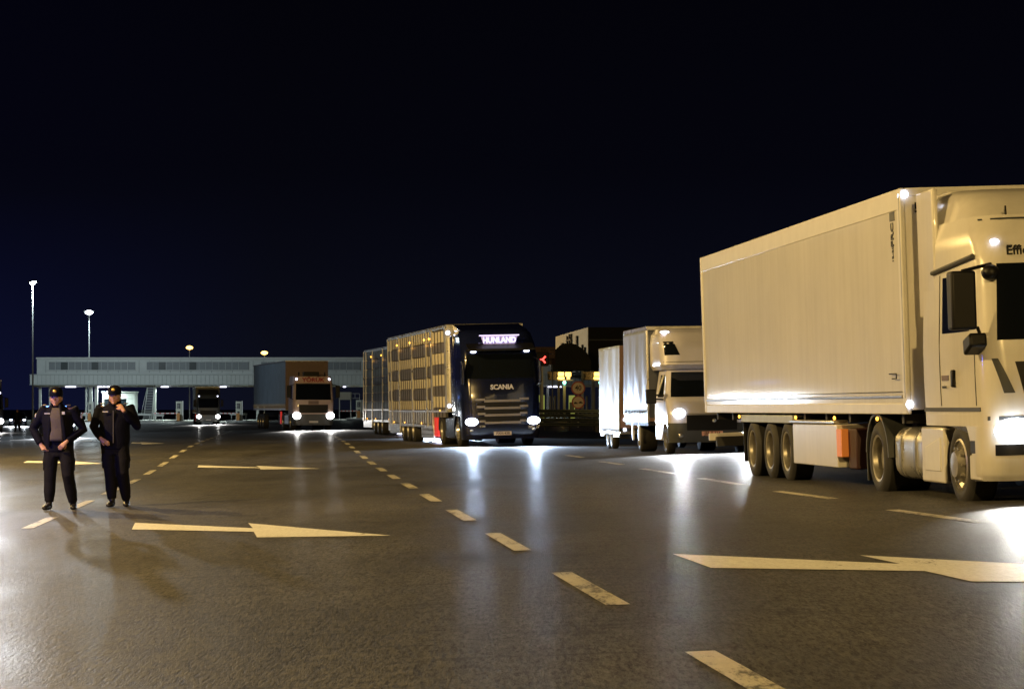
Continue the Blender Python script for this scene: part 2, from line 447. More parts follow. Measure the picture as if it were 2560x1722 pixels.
# ------------------------------------------------------------------ vehicle kit
def wheel(parent, x, y, r, w, side, twin=False, rimm=None, name='wheel', hub='deep'):
    """x = outer face, side = -1 when the outer face looks to -x"""
    s = -side
    tw = w*(2.1 if twin else 1)
    def X(d): return x + s*d
    t = MB()
    t.lathe_x([(X(.02), r*.60), (X(.005), r*.66), (X(0), r*.80), (X(.03), r*.95), (X(.06), r), (X(tw-.06), r), (X(tw-.02), r*.93), (X(tw), r*.6)], y, r, caps=(0, 1))
    root = t.build(name, rubber, parent)
    m = MB()
    if hub == 'deep':
        m.lathe_x([(X(.012), r*.63), (X(.02), r*.57), (X(.14), r*.54), (X(.15), r*.36), (X(.10), r*.34), (X(.085), r*.15), (X(.11), .01)], y, r, caps=(0, 1))
        for i in range(10):
            t_ = 2*math.pi*i/10
            m.cyl((X(.15), y + r*.44*math.cos(t_), r + r*.44*math.sin(t_)), (X(.115), y + r*.44*math.cos(t_), r + r*.44*math.sin(t_)), .016, n=6)
    else:
        m.lathe_x([(X(.012), r*.62), (X(.0), r*.57), (X(.03), r*.54), (X(.05), r*.45), (X(-.02), r*.36), (X(-.06), r*.30), (X(-.07), r*.02)], y, r, caps=(0, 1))
        for i in range(10):
            t_ = 2*math.pi*i/10
            m.cyl((X(.04), y + r*.40*math.cos(t_), r + r*.40*math.sin(t_)), (X(-.035), y + r*.40*math.cos(t_), r + r*.40*math.sin(t_)), .018, n=6)
    rim = m.build('rim', rimm or rim_steel, root)
    if hub == 'deep':
        d = MB(); d.lathe_x([(X(.153), r*.58), (X(.156), r*.58), (X(.156), r*.38), (X(.153), r*.38)], y, r, caps=(0, 0))
        for i in range(8):
            t_ = 2*math.pi*(i + .5)/8
            d.cyl((X(.145), y + r*.47*math.cos(t_), r + r*.47*math.sin(t_)), (X(.137), y + r*.47*math.cos(t_), r + r*.47*math.sin(t_)), .035, n=8)
        d.build('hand_hole', black_plastic, root)
    return root

class Cab:
    """rounded cab shell: sections (z, front y, back y, half width, corner radius)"""
    def __init__(s, secs): s.s = secs
    def at(s, z):
        S = s.s
        if z <= S[0][0]: return S[0][1:]
        for a, b in zip(S, S[1:]):
            if z <= b[0]:
                t = (z - a[0])/(b[0] - a[0]); return tuple(a[i] + (b[i] - a[i])*t for i in range(1, 5))
        return S[-1][1:]
    def fy(s, x, z):
        yf, yb, hw, rad = s.at(z)
        crown = .05*(x/hw)**2
        k = abs(x) - (hw - rad)
        if k <= 0: return yf + crown
        return yf + crown + rad - math.sqrt(max(0, rad*rad - min(k, rad)**2))
    def ring(s, z):
        yf, yb, hw, rad = s.at(z)
        xs_ = [-hw, -hw + rad*.04, -hw + rad*.15, -hw + rad*.35, -hw + rad*.65, -hw + rad, -hw*.4, 0]
        xs_ = xs_ + [-x for x in xs_[-2::-1]]
        pts = [(x, s.fy(x, z), z) for x in xs_]
        return pts + [(hw, yb - .08, z), (hw - .08, yb, z), (-hw + .08, yb, z), (-hw, yb - .08, z)]
    def shell(s, mb=None, z0=None, z1=None, steps=1):
        mb = mb or MB(); zs = [q_[0] for q_ in s.s]
        zz = []
        for a, b in zip(zs, zs[1:]):
            zz += [a + (b - a)*i/steps for i in range(steps)]
        zz.append(zs[-1])
        if z0 is not None: zz = [z0] + [z for z in zz if z0 < z < z1] + [z1]
        return mb.loft([s.ring(z) for z in zz])
    def patch(s, x0, x1, z0, z1, off=.008, thick=.012, mb=None, nx=12, nz=4, xt=None):
        """solid panel hugging the front; xt gives (x0, x1) at the top"""
        mb = mb or MB(); xt = xt or (x0, x1)
        def P(u, v, o_):
            z = z0 + (z1 - z0)*v; xa = x0 + (xt[0] - x0)*v; xb = x1 + (xt[1] - x1)*v
            x = xa + (xb - xa)*u
            return (x, s.fy(x, z) - o_, z)
        n1 = (nx+1)*(nz+1)
        vs_ = [P(i/nx, j/nz, off) for j in range(nz+1) for i in range(nx+1)] + [P(i/nx, j/nz, off - thick) for j in range(nz+1) for i in range(nx+1)]
        W = nx+1
        fs = []
        for j in range(nz):
            for i in range(nx):
                fs.append((j*W+i, j*W+i+1, (j+1)*W+i+1, (j+1)*W+i)); fs.append((n1+(j+1)*W+i, n1+(j+1)*W+i+1, n1+j*W+i+1, n1+j*W+i))
        for i in range(nx):
            fs.append((i, n1+i, n1+i+1, i+1)); a_ = nz*W; fs.append((a_+i+1, n1+a_+i+1, n1+a_+i, a_+i))
        for j in range(nz):
            fs.append(((j+1)*W, n1+(j+1)*W, n1+j*W, j*W)); a_ = nx; fs.append((j*W+a_, n1+j*W+a_, n1+(j+1)*W+a_, (j+1)*W+a_))
        return mb.add(vs_, fs)
    def spatch(s, side, y0, y1, z0, z1, off=.008, thick=.014, mb=None, yt=None):
        mb = mb or MB(); yt = yt or (y0, y1); nz = 4; pts = []
        for o_ in (off, off - thick):
            for j in range(nz+1):
                v = j/nz; z = z0 + (z1 - z0)*v; hw = s.at(z)[2]
                for i in range(2):
                    y = (y0 + (yt[0] - y0)*v, y1 + (yt[1] - y1)*v)[i]
                    pts.append((side*(hw + o_), y, z))
        n1 = 2*(nz+1); fs = []
        for j in range(nz):
            fs += [(2*j, 2*j+1, 2*j+3, 2*j+2), (n1+2*j+2, n1+2*j+3, n1+2*j+1, n1+2*j), (2*j, 2*j+2, n1+2*j+2, n1+2*j), (2*j+1, n1+2*j+1, n1+2*j+3, 2*j+3)]
        fs += [(0, n1, n1+1, 1), (2*nz, 2*nz+1, n1+2*nz+1, n1+2*nz)]
        return mb.add(pts, fs)

def headlight(parent, x, y, z, m, power, col, w=.34, h=.2, depth=.03, pitch=27, cone=70, yaw=0, name='headlight'):
    mb = MB(); mb.ell((x, y - depth, z), w/2, .05, h/2)
    o = mb.build(name, m, parent)
    a = R(yaw)
    if power:
        lamp('headlight_beam', 'SPOT', (x, y - .14, z), power, col, parent, .10,
             aim=(x + 30*math.sin(a), y - .14 - 30*math.cos(a), z - 30*math.tan(R(pitch))), cone=cone, blend=.5)
    return o
def mirror(parent, pts_box, arm, m=black_plastic):
    mb = MB(); mb.box(*pts_box)
    o = mb.build('mirror', m, parent, bevel=.03, seg=3)
    for a_ in arm:
        t = MB(); t.cyl(*a_, .02, n=8); t.build('arm', m, o)
    return o

# ------------------------------------------------------------------ 1. the white refrigerated lorry
def reefer():
    X0, Y0 = 6.45, 25.75
    root = thing('articulated_lorry', 'big white refrigerated lorry with a plain yellow-lit box trailer and black mirrors', 'truck',
                 (X0, Y0, gz(X0, Y0) - .01), R(5.88), R(-2.0))
    root.location.z = CAMZ - 1.07 + .035*.0
    # --- trailer box
    S, Y1, Y2, B, T = -1.30, 3.10, 16.45, 1.05, 3.80
    mb = MB(); mb.box(S + .010, 1.29, Y1 + .03, Y2 - .03, B + .10, T - .04)
    body = mb.build('trailer_box', box_panel, root, bevel=.02)
    mb = MB()
    mb.box(S, S + .06, Y1, Y2, T - .26, T); mb.box(1.24, 1.30, Y1, Y2, T - .26, T)       # top rails
    mb.box(S, S + .06, Y1, Y2, B, B + .14); mb.box(1.24, 1.30, Y1, Y2, B, B + .14)
    mb.box(S + .06, 1.24, Y1, Y1 + .03, T - .1, T); mb.box(S + .06, 1.24, Y2 - .04, Y2, T - .2, T)
    mb.box(S - .004, S + .05, Y1 - .004, Y1 + .16, B, T - .002)        # front corner post
    mb.box(1.24, 1.304, Y1 - .004, Y1 + .16, B, T - .002)
    mb.box(S - .004, S + .05, Y2 - .10, Y2 + .004, B, T - .002); mb.box(1.24, 1.304, Y2 - .1, Y2 + .004, B, T - .002)
    mb.build('edge_rail', box_trim, body, bevel=.012)
    mb = MB(); mb.box(S - .006, S + .03, Y1 + .2, Y2 - .15, B + .20, B + .235); mb.box(S - .004, S + .03, Y1 + .2, Y2 - .15, B + .27, B + .28)
    mb.build('rub_rail', steel, body, bevel=.005)
    mb = MB()
    for i in range(17):
        z = B + .25 + i*.15
        mb.ell((S - .004, Y1 + .04, z), .006, .008, .008, 6, 4)
    mb.box(S - .006, S + .02, Y1 + .025, Y1 + .055, B + .2, T - .1)
    mb.build('rivet_strip', steel, body)
    t = text_mb('FRC', .17, .004, .004, 1., SIDE @ Matrix.Rotation(R(90), 4, 'Z'), (S + .006, Y1 + .42, 3.26)); t.build('lettering', black_plastic, body)
    mb = MB(); mb.box(S + .002, S + .02, Y1 + .30, Y1 + .52, 3.43, 3.54); mb.build('data_plate', grey_plastic, body)
    t = text_mb('12-20', .09, .003, .001, 1., SIDE @ Matrix.Rotation(R(90), 4, 'Z'), (S + .006, Y1 + .42, 3.02)); t.build('lettering', black_plastic, body)
    # maker's crown-like emblem on the front wall
    e_ = MB(); fx, fz = S + .24, 3.57
    for k in (-1, 1):
        e_.box(fx + k*.05 - .008, fx + k*.05 + .008, Y1 - .012, Y1 - .002, fz - .03, fz + .05)
        e_.box(fx + k*.025 - .008, fx + k*.025 + .008, Y1 - .012, Y1 - .002, fz - .03, fz + .03)
    e_.box(fx - .06, fx + .06, Y1 - .012, Y1 - .002, fz - .07, fz - .05)
    e_.cyl((fx, Y1 - .002, fz + .03), (fx, Y1 - .012, fz + .03), .02)
    # nose panel standing in front of the box front wall
    nm = MB(); nm.box(S + .06, 1.24, Y1 - .002, Y1 + .028, B + .05, T - .1); nm.build('front_wall', white_paint, body, bevel=.008)
    e_.build('emblem', black_plastic, body)
    mb = MB(); mb.box(-.85, .85, Y1 - .42, Y1 - .004, 2.0, 3.72); fr = mb.build('cooling_unit', white_paint, root, bevel=.08, seg=3)
    mb = MB()
    for i in range(10): mb.box(-.6, .6, Y1 - .432, Y1 - .41, 2.4 + i*.1, 2.45 + i*.1)
    mb.build('grille', grey_plastic, fr)
    for yy in (9.3, 6.9, 13.5, 4.6):
        mb = MB(); mb.ell((S + .02, yy, B - .06), .02, .028, .028, 8, 6); mb.build('side_marker', amber, root)
    mb = MB(); mb.ell((S + .02, Y1 + .06, T - .09), .03, .045, .045); mb.ell((S + .05, Y1 - .03, T - .08), .05, .04, .05)
    mb.build('marker_light', marker_white, root)
    mb = MB(); mb.ell((S + .03, Y1 - .03, B + .12), .05, .04, .05); mb.build('marker_light', marker_white, root)
    # grab handle low on the side
    mb = MB(); yy = Y1 + .32
    mb.cyl((S - .03, yy, 1.55), (S - .03, yy + .33, 1.55), .008, n=6); mb.cyl((S - .03, yy, 1.55), (S - .03, yy, 1.49), .008, n=6); mb.cyl((S - .03, yy, 1.49), (S - .03, yy + .2, 1.49), .008, n=6)
    mb.build('grab_handle', chassis, body)
    # chassis
    mb = MB(); mb.box(-.48, -.36, 3.9, 16.2, .72, 1.04); mb.box(.36, .48, 3.9, 16.2, .72, 1.04)
    for i in range(10): mb.box(S + .1, 1.2, 3.6 + i*1.35, 3.7 + i*1.35, .93, 1.045)
    mb.box(-1.15, 1.15, 16.2, 16.32, .45, .62); mb.box(-.1, .1, 3.9, 16.2, .8, 1.0)
    for yy in (10.16, 11.37, 12.69): mb.cyl((-1.0, yy, .47), (1.0, yy, .47), .07)
    mb.build('trailer_chassis', chassis, root)
    mb = MB(); mb.box(S + .05, 1.25, Y2 - .05, Y2 + .01, .55, .68); mb.build('rear_bumper', white_paint, root, bevel=.01)
    # wheels
    for yy in (10.16, 11.37, 12.69):
        wheel(root, S + .05, yy, .475, .36, -1); wheel(root, 1.25, yy, .475, .36, 1)
    # mudguard strip over the axles, flap behind
    mb = MB(); mb.box(S + .10, S + .55, 9.6, 13.3, .985, 1.02); mb.box(S + .02, S + .10, 9.55, 13.35, .90, 1.02); mb.build('mudguard', galv, root, bevel=.01)
    mb = MB(); mb.box(S + .05, S + .50, 13.32, 13.34, .25, .95)
    for i in range(24): mb.box(S + .07, S + .48, 13.305, 13.32, .28 + i*.027, .295 + i*.027)
    mb.build('mud_flap', black_plastic, root)
    # pallet box
    mb = MB(); mb.box(S + .02, -.35, 6.79, 9.52, .31, .90); pb = mb.build('pallet_box', white_paint, root, bevel=.012)
    mb = MB(); mb.box(S - .01, S + .20, 6.82, 9.62, .905, .955); mb.build('lid_rail', alu, pb, bevel=.015)
    mb = MB(); mb.box(S + .01, S + .13, 6.50, 6.78, .46, .84); mb.build('reflector_panel', orange_panel, root, bevel=.006)
    mb = MB(); mb.box(S + .10, -.2, 6.05, 6.48, .30, .85); mb.box(S + .25, -.5, 5.75, 6.1, .30, .38); mb.build('tool_box', red_paint_dark, root, bevel=.02)
    for sx in (-.75, .65):
        mb = MB(); mb.box(sx, sx + .1, 6.0, 6.12, .25, .95); mb.box(sx - .07, sx + .17, 5.95, 6.17, .22, .26); mb.build('landing_leg', chassis, root)
    # --- tractor
    mb = MB(); mb.box(-.45, -.33, 1.0, 5.6, .55, .80); mb.box(.33, .45, 1.0, 5.6, .55, .80); mb.box(-.9, .9, 4.1, 5.3, .80, .92); mb.cyl((-.95, 4.78, .48), (.95, 4.78, .48), .09); mb.cyl((-.95, 1.25, .48), (.95, 1.25, .48), .07)
    mb.build('tractor_chassis', chassis, root)
    for sd in (-1, 1):
        wheel(root, sd*1.25, 4.78, .48, .30, sd, twin=True); wheel(root, sd*1.22, 1.25, .48, .34, sd, hub='bulge')
        # rear mudguard: arc
        mb = MB(); n_ = 12; arcs = []
        for i in range(n_+1):
            t_ = R(5 + 175*i/n_); arcs.append((4.78 + .57*math.cos(t_), .50 + .57*math.sin(t_)))
        poly = arcs + [(4.78 + .53*math.cos(R(5 + 175*i/n_)), .50 + .53*math.sin(R(5 + 175*i/n_))) for i in range(n_, -1, -1)]
        mb.prism(poly, 'x', sd*1.25, sd*.66)
        mb.box(min(sd*1.24, sd*.7), max(sd*1.24, sd*.7), 5.33, 5.35, .18, .6)
        mb.build('mudguard', grey_plastic, root, ang=30)
    # fuel tank and side panel
    tk = MB(); prof = []
    for (cx_, cz_, a0) in ((-1.02, .42, 180), (-1.02, .70, 90), (-.66, .70, 0), (-.66, .42, -90)):
        for i in range(5): t_ = R(a0 + 90 - 22.5*i); prof.append((cx_ + .18*math.cos(t_), cz_ + .18*math.sin(t_)))
    tk.prism(prof, 'y', 2.84, 4.08)
    tank = tk.build('fuel_tank', alu, root, bevel=.02)
    for yy in (3.1, 3.75):
        mb = MB(); mb.prism([(a*1.012 - .0, b) for a, b in [(x_ + (x_ + .84)*.012, z_ + (z_ - .56)*.02) for x_, z_ in prof]], 'y', yy, yy + .07); mb.build('strap', steel, tank)
    mb = MB(); mb.box(-1.22, -.6, 1.83, 2.80, .24, .90); sp = mb.build('side_panel', white_paint, root, bevel=.03, seg=3)
    mb = MB(); mb.prism([(1.98, .38), (2.62, .38), (2.62, .66), (1.98, .78)], 'x', -1.228, -1.20); mb.build('step', box_trim, sp, bevel=.01)
    mb = MB(); mb.box(.6, 1.2, 1.83, 4.05, .24, .90); mb.build('side_panel', white_paint, root, bevel=.03)
    # cab
    C = Cab([(.92, .02, 2.55, 1.24, .28), (1.45, .0, 2.55, 1.25, .26), (1.85, .03, 2.55, 1.25, .22), (2.72, .16, 2.55, 1.21, .24), (3.02, .32, 2.55, 1.20, .30), (3.26, .55, 2.55, 1.14, .40)])
    sh = C.shell(steps=3)
    cab = sh.build('cab', white_paint, root)
    # roof fairing
    Fr = Cab([(3.22, .62, 2.62, 1.10, .42), (3.38, .95, 2.64, 1.06, .45), (3.56, 1.35, 2.66, 1.02, .42), (3.64, 1.7, 2.66, .96, .35)])
    Fr.shell(steps=2).build('roof_fairing', white_paint, root)
    for sd in (-1, 1):
        mb = MB(); mb.box(*sorted((sd*1.22, sd*1.15)), 2.0, 2.68, 2.2, 3.7); mb.build('side_fairing', white_paint, root, bevel=.03, seg=3)
    # lower cab corner down to the bumper, leaving the wheel arch free
    def low(sd):
        m_ = MB(); arch = [(1.25 + .58*math.cos(R(t_)), .48 + .58*math.sin(R(t_))) for t_ in range(50, 181, 13)]
        poly = [(.30, .92), (1.66, .93)] + arch[1:] + [(.30, .40)]
        m_.prism(poly, 'x', sd*1.24, sd*1.10); return m_
    for sd in (-1, 1): low(sd).build('wheel_arch', white_paint, cab)
    mb = MB(); mb.box(-1.2, -1.05, .70, .78, .30, .42); mb.box(-1.235, -1.0, .36, .80, .32, .60)
    mb.build('step', white_paint, root, bevel=.02)
    mb = MB(); mb.box(-1.245, -1.0, .34, .72, .62, .76); mb.prism([(.34, .76), (.62, .76), (.40, .60)], 'x', -1.243, -1.2); mb.build('step_recess', black_plastic, root)
    Bm = Cab([(.32, .06, .60, 1.22, .30), (.40, .0, .60, 1.25, .30), (.92, -.02, .60, 1.25, .30)])
    bmp = Bm.shell(steps=2).build('bumper', white_paint, root)
    for sd in (-1, 1):
        a_, b_ = sorted((sd*.62, sd*1.15))
        Bm.patch(a_, b_, .60, .72, mb=None).build('fog_light_recess', black_plastic, bmp)
        m_ = MB(); m_.ell((sd*.78, Bm.fy(sd*.78, .66) - .02, .66), .09, .03, .045); m_.build('fog_light', steel, bmp)
        headlight(root, sd*.96, Bm.fy(.96, .86), .87, head_white, 420, (1.0, .97, .90), w=.48, h=.28, pitch=27, cone=70)
    # windscreen, grille, wedges
    C.patch(-1.10, 1.10, 1.86, 2.70, xt=(-1.04, 1.04), nx=18).build('windscreen', glass, root)
    C.patch(-.82, .82, 1.22, 1.62, xt=(-.92, .92)).build('grille', black_plastic, root)
    C.patch(-1.05, -.93, 1.28, 1.66, xt=(-1.16, -1.10), nx=4).build('air_vent', grey_plastic, root)
    C.patch(.93, 1.05, 1.28, 1.66, xt=(1.10, 1.16), nx=4).build('air_vent', grey_plastic, root)
    C.patch(-1.2, 1.2, .985, 1.03, nx=18).build('body_seam', grey_plastic, cab)
    C.spatch(-1, .30, 2.5, 1.085, 1.13, yt=(.3, 2.5)).build('body_seam', grey_plastic, cab)
    mb = C.spatch(-1, .62, 1.66, 1.98, 2.62, yt=(.72, 1.66)); mb.build('door_window', glass, root)
    mb = MB(); mb.cyl((-1.23, .45, 2.80), (-1.23, 2.05, 2.70), .028, n=8); mb.build('grab_rail', grey_plastic, root)
    for a_ in ((.30, .55, 2.70), (2.56, 2.58, 2.3),):
        pass
    mb = C.spatch(-1, 1.78, 1.79, 1.15, 2.66); C.spatch(-1, .42, .43, 1.15, 1.9, mb=mb); mb.build('door_gap', grey_plastic, cab)
    mb = MB(); mb.box(-1.29, -1.24, 1.18, 1.27, 1.36, 1.56); mb.build('door_handle', black_plastic, root, bevel=.02)
    mb = C.spatch(-1, 1.45, 1.72, 1.44, 1.50); mb.build('emblem', red_paint, cab)
    t = text_mb('service', .06, .003, 0, 1, SIDE, (-1.262, 1.6, 1.37)); t.build('lettering', grey_plastic, cab)
    t = text_mb('Efficient', .15, .004, .003, 1., FRONT, (-.68, C.fy(-.7, 2.83) - .012, 2.84)); t.build('lettering', black_plastic, cab)
    for sd in (-1, 1):
        m_ = MB(); m_.ell((sd*1.02, C.fy(1.02, 2.92) - .01, 2.95), .055, .03, .03); m_.build('roof_marker', marker_white, root)
    mb = MB(); mb.prism([(.58, 3.25), (.66, 3.25), (.60, 3.36)], 'x', -.80, -.78); mb.build('aerial', black_plastic, cab)
    # sun-visor-like lip under the roof and seam of the fairing
    mb = MB(); mb.tube = None
    C.patch(-1.08, 1.08, 3.205, 3.225, off=.012).build('roof_seam', grey_plastic, cab)
    # mirror
    for sd in (-1, 1):
        b_ = sorted((sd*1.34, sd*1.62))
        mo = mirror(root, (b_[0], b_[1], -.02, .18, 1.98, 2.62), [((sd*1.46, .10, 2.62), (sd*1.08, .25, 2.70)), ((sd*1.3, .12, 2.0), (sd*1.17, .35, 1.84))])
        m_ = MB(); m_.prism([(.05, 1.95), (.32, 1.88), (.30, 1.70), (.02, 1.80)], 'x', sd*1.22, sd*1.42); m_.build('wide_angle_mirror', black_plastic, mo, bevel=.03, seg=3)
        m_ = MB(); m_.ell((sd*1.12, .17, 2.60), .10, .12, .09); m_.build('kerb_mirror', black_plastic, mo)
    mb = MB(); mb.box(-.26, .26, -.035, -.02, .44, .55); mb.build('number_plate', silver_tape, root)
    return root
red_paint_dark = mat('dark_red_paint', (.035, .007, .007), .6)
reefer()

# ------------------------------------------------------------------ 2. livestock lorries
low_alu = mat('scuffed_aluminium', (.55, .55, .56), .38, metal=.5, var=.3, vscale=6, rvar=.12)
groove = mat('panel_groove', (.02, .018, .015), .7)
def livestock():
    X0, Y0 = -.27, 74.9
    root = thing('livestock_lorry', 'dark blue livestock lorry with lit name sign and cream slatted trailer', 'truck', (X0, Y0, gz(X0, Y0)), R(10.4), R(-1.5))
    S = -1.28
    # trailer: raised front part, low rear part
    mb = MB(); mb.box(S + .03, -S - .03, 3.06, 6.3, 1.12, 3.93); mb.box(S + .03, -S - .03, 6.3, 17.9, .62, 3.93)
    body = mb.build('trailer_body', vent, root, bevel=.01)
    mb = MB(); mb.box(S, -S, 3.0, 17.95, 3.93, 4.0); mb.build('trailer_roof', alu, body, bevel=.03)
    def slats(name, m, a, b, n, z0, z1, gap):
        """one panel of n upright slats, grooves cut in its face"""
        w = (b - a)/n; poly = [(S + .06, a)]
        for k in range(n):
            y0, y1 = a + k*w + gap/2, a + (k+1)*w - gap/2
            poly += [(S - .010, y0), (S - .018, y0), (S - .018, y1), (S - .010, y1)]
        poly.append((S + .06, b))
        q_ = MB(); q_.prism(poly, 'z', z0, z1); o_ = q_.build(name, m, body, smooth_=False)
        o_.data.materials.append(groove)
        for k, pl_ in enumerate(o_.data.polygons):
            if k > 1 and (k - 2) % 4 != 2: pl_.material_index = 1
    bays = [(6.62, 7.5, 2), (7.78, 11.1, 6), (11.4, 14.6, 6), (14.9, 16.9, 4), (17.2, 17.8, 1)]
    rows = [3.88, 3.48, 3.04, 2.67, 2.28, 1.93, 1.53, 1.18, .69]
    for a, b, n in bays:
        for k in range(8):
            slats('cream_panel' if k % 2 == 0 else 'vent_panel', cream if k % 2 == 0 else (low_alu if k == 7 else vent), a, b, n, rows[k+1] + .02, rows[k] - .02, .17)
    for k in range(4):
        slats('cream_panel', cream, 3.4, 6.2, 4, 3.80 - k*.72 - .36, 3.80 - k*.72, .17)
        slats('vent_panel', vent, 3.4, 6.2, 4, 3.80 - k*.72 - .70, 3.80 - k*.72 - .38, .17)
    mb = MB()
    for a in (6.45, 7.64, 11.25, 14.75, 17.05, 17.88): mb.box(S - .03, S + .04, a - .06, a + .06, .6, 3.92)
    for a in (3.06, 3.3, 6.3): mb.box(S - .03, S + .04, a - .06, a + .06, 1.12, 3.92)
    for z in (3.9, 1.14): mb.box(S - .02, S + .04, 3.0, 17.9, z - .03, z + .03)
    mb.box(S + .0, -S, 2.98, 3.06, 1.12, 3.98)
    for i in range(12): mb.cyl((S + .05, 2.985, 1.3 + i*.22), (S + .05, 2.96, 1.3 + i*.22), .03, n=6)
    # front pipework on the corner
    mb.build('frame_post', alu, body)
    mb = MB(); mb.box(S - .01, S + .05, 6.32, 9.2, .22, .66); mb.box(S - .01, S + .05, 14.9, 17.9, .3, .66)
    mb.box(S - .01, S + .05, 9.2, 14.9, .58, .68); sk = mb.build('side_skirt', alu, root, bevel=.01)
    mb = MB()
    for i in range(9):
        for z in (.33, .5): mb.cyl((S - .012, 6.5 + i*.31, z), (S - .018, 6.5 + i*.31, z), .03, n=6)
    mb.build('skirt_holes', black_plastic, sk)
    mb = MB(); mb.box(-.5, .5, 4.0, 17.5, .5, .64)
    mb.box(-.45, -.33, .8, 5.6, .5, .75); mb.box(.33, .45, .8, 5.6, .5, .75)
    for yy in (11.4, 12.75, 14.1, 4.75, 1.45): mb.cyl((-1, yy, .5), (1, yy, .5), .08)
    mb.build('chassis', chassis, root)
    for yy in (11.4, 12.75, 14.1):
        wheel(root, S - .01, yy, .48, .36, -1, rimm=alu); wheel(root, -S + .01, yy, .48, .36, 1, rimm=alu)
    mb = MB(); mb.box(S + .02, S + .14, 5.6, 6.28, .28, 1.08); mb.build('red_side_panel', red_panel_glow, root, bevel=.02)
    mb = MB(); mb.box(S + .05, -.6, 5.4, 6.4, .16, .19); mb.box(S - .02, -.7, 5.3, 6.5, .08, .11); mb.build('ground_glow', glow('ground_glow_white', (.7, .75, 1), 6), root)  # glowing bars added for the white-lit ground under the trailer
    for yy in (6.45, 7.64, 11.25, 14.75):
        mb = MB(); mb.ell((S - .07, yy, 3.62), .03, .03, .04, 8, 6); mb.build('side_marker', amber, root)
        lamp('side_marker_light', 'POINT', (S - .11, yy, 3.42), .9, (1, .45, .08), root, .02)
    for yy in (4.6, 9.0, 13.4, 16.4):
        mb = MB(); mb.ell((S - .03, yy, 1.17 if yy < 6 else .72), .02, .03, .03, 8, 6); mb.build('side_marker', amber, root)
    for z in (3.72, 1.32):
        mb = MB(); mb.ell((S + .05, 2.93, z), .07, .04, .07); mb.build('corner_marker', marker_white, root)
    # --- tractor
    C = Cab([(.24, .10, 2.3, 1.22, .32), (.45, .0, 2.3, 1.25, .32), (1.55, .0, 2.3, 1.25, .28), (2.1, .05, 2.3, 1.25, .26), (3.0, .20, 2.3, 1.22, .28), (3.25, .34, 2.3, 1.22, .32), (3.62, .62, 2.3, 1.16, .42), (3.74, .9, 2.3, 1.08, .42)])
    # cab with the wheel arch cut away: shell above .95, bumper below
    up = Cab([q_ for q_ in [(.98,) + C.at(.98)] + [q2 for q2 in C.s if q2[0] > .98]])
    cab = up.shell(steps=3).build('cab', navy, root)
    lo = Cab([(z,) + (C.at(z)[0], .85, C.at(z)[2], C.at(z)[3]) for z in (.24, .45, .98)])
    bmp = lo.shell(steps=2).build('bumper', navy, root)
    for sd in (-1, 1):
        wheel(root, sd*1.22, 1.45, .50, .32, sd, hub='bulge', rimm=alu); wheel(root, sd*1.25, 4.75, .50, .30, sd, twin=True, rimm=alu)
        mb = MB(); arch = [(1.45 + .60*math.cos(R(t_)), .5 + .60*math.sin(R(t_))) for t_ in range(0, 181, 15)]
        inn = [(1.45 + .56*math.cos(R(t_)), .5 + .56*math.sin(R(t_))) for t_ in range(180, -1, -15)]
        mb.prism(arch + inn, 'x', sd*1.26, sd*.95); mb.build('wheel_arch', navy, root)
        mb = MB(); arch = [(4.75 + .60*math.cos(R(t_)), .5 + .60*math.sin(R(t_))) for t_ in range(0, 181, 15)]
        inn = [(4.75 + .56*math.cos(R(t_)), .5 + .56*math.sin(R(t_))) for t_ in range(180, -1, -15)]
        mb.prism(arch + inn, 'x', sd*1.26, sd*.66); mb.build('mudguard', chassis, root)
        mb = MB(); a_, b_ = sorted((sd*.55, sd*1.22)); mb.box(a_, b_, 2.1, 4.1, .25, .95); mb.build('side_panel', navy, root, bevel=.05, seg=3)
        m_ = MB(); m_.box(*sorted((sd*1.16, sd*1.24)), 2.0, 3.0, 1.2, 3.6); m_.build('side_fairing', navy, root, bevel=.03)
        headlight(root, sd*1.0, C.fy(1.0, .80), .80, head_white, 1500, (.60, .76, 1.0), w=.42, h=.26, pitch=24, cone=110)
        m_ = MB(); m_.ell((sd*.86, C.fy(.86, 2.98) - .02, 3.02), .10, .03, .04); m_.build('roof_marker', marker_white, root)
        m_ = MB(); m_.ell((sd*1.0, C.fy(1., .42) - .01, .52), .07, .03, .04); m_.build('fog_light', alu, bmp)
        # mirror
        b2 = sorted((sd*1.19, sd*1.29))
        mirror(root, (b2[0], b2[1], -.02, .16, 2.0, 2.72), [((sd*1.24, .08, 2.72), (sd*1.10, .2, 2.82)), ((sd*1.24, .08, 2.0), (sd*1.12, .2, 1.9))], navy)
        C.spatch(sd, .55, 1.5, 2.15, 2.85, yt=(.72, 1.5)).build('door_window', glass, root)
    up.patch(-1.12, 1.12, 2.16, 2.94, xt=(-1.08, 1.08), nx=18).build('windscreen', glass, root)
    mb = MB(); mb.box(-1.08, 1.08, -.13, .34, 3.04, 3.10)
    mb.prism([(-.13, 3.10), (-.07, 3.10), (.34, 3.28), (.30, 3.28)], 'x', -1.08, 1.08); mb.build('sun_visor', black_plastic, root, bevel=.01)
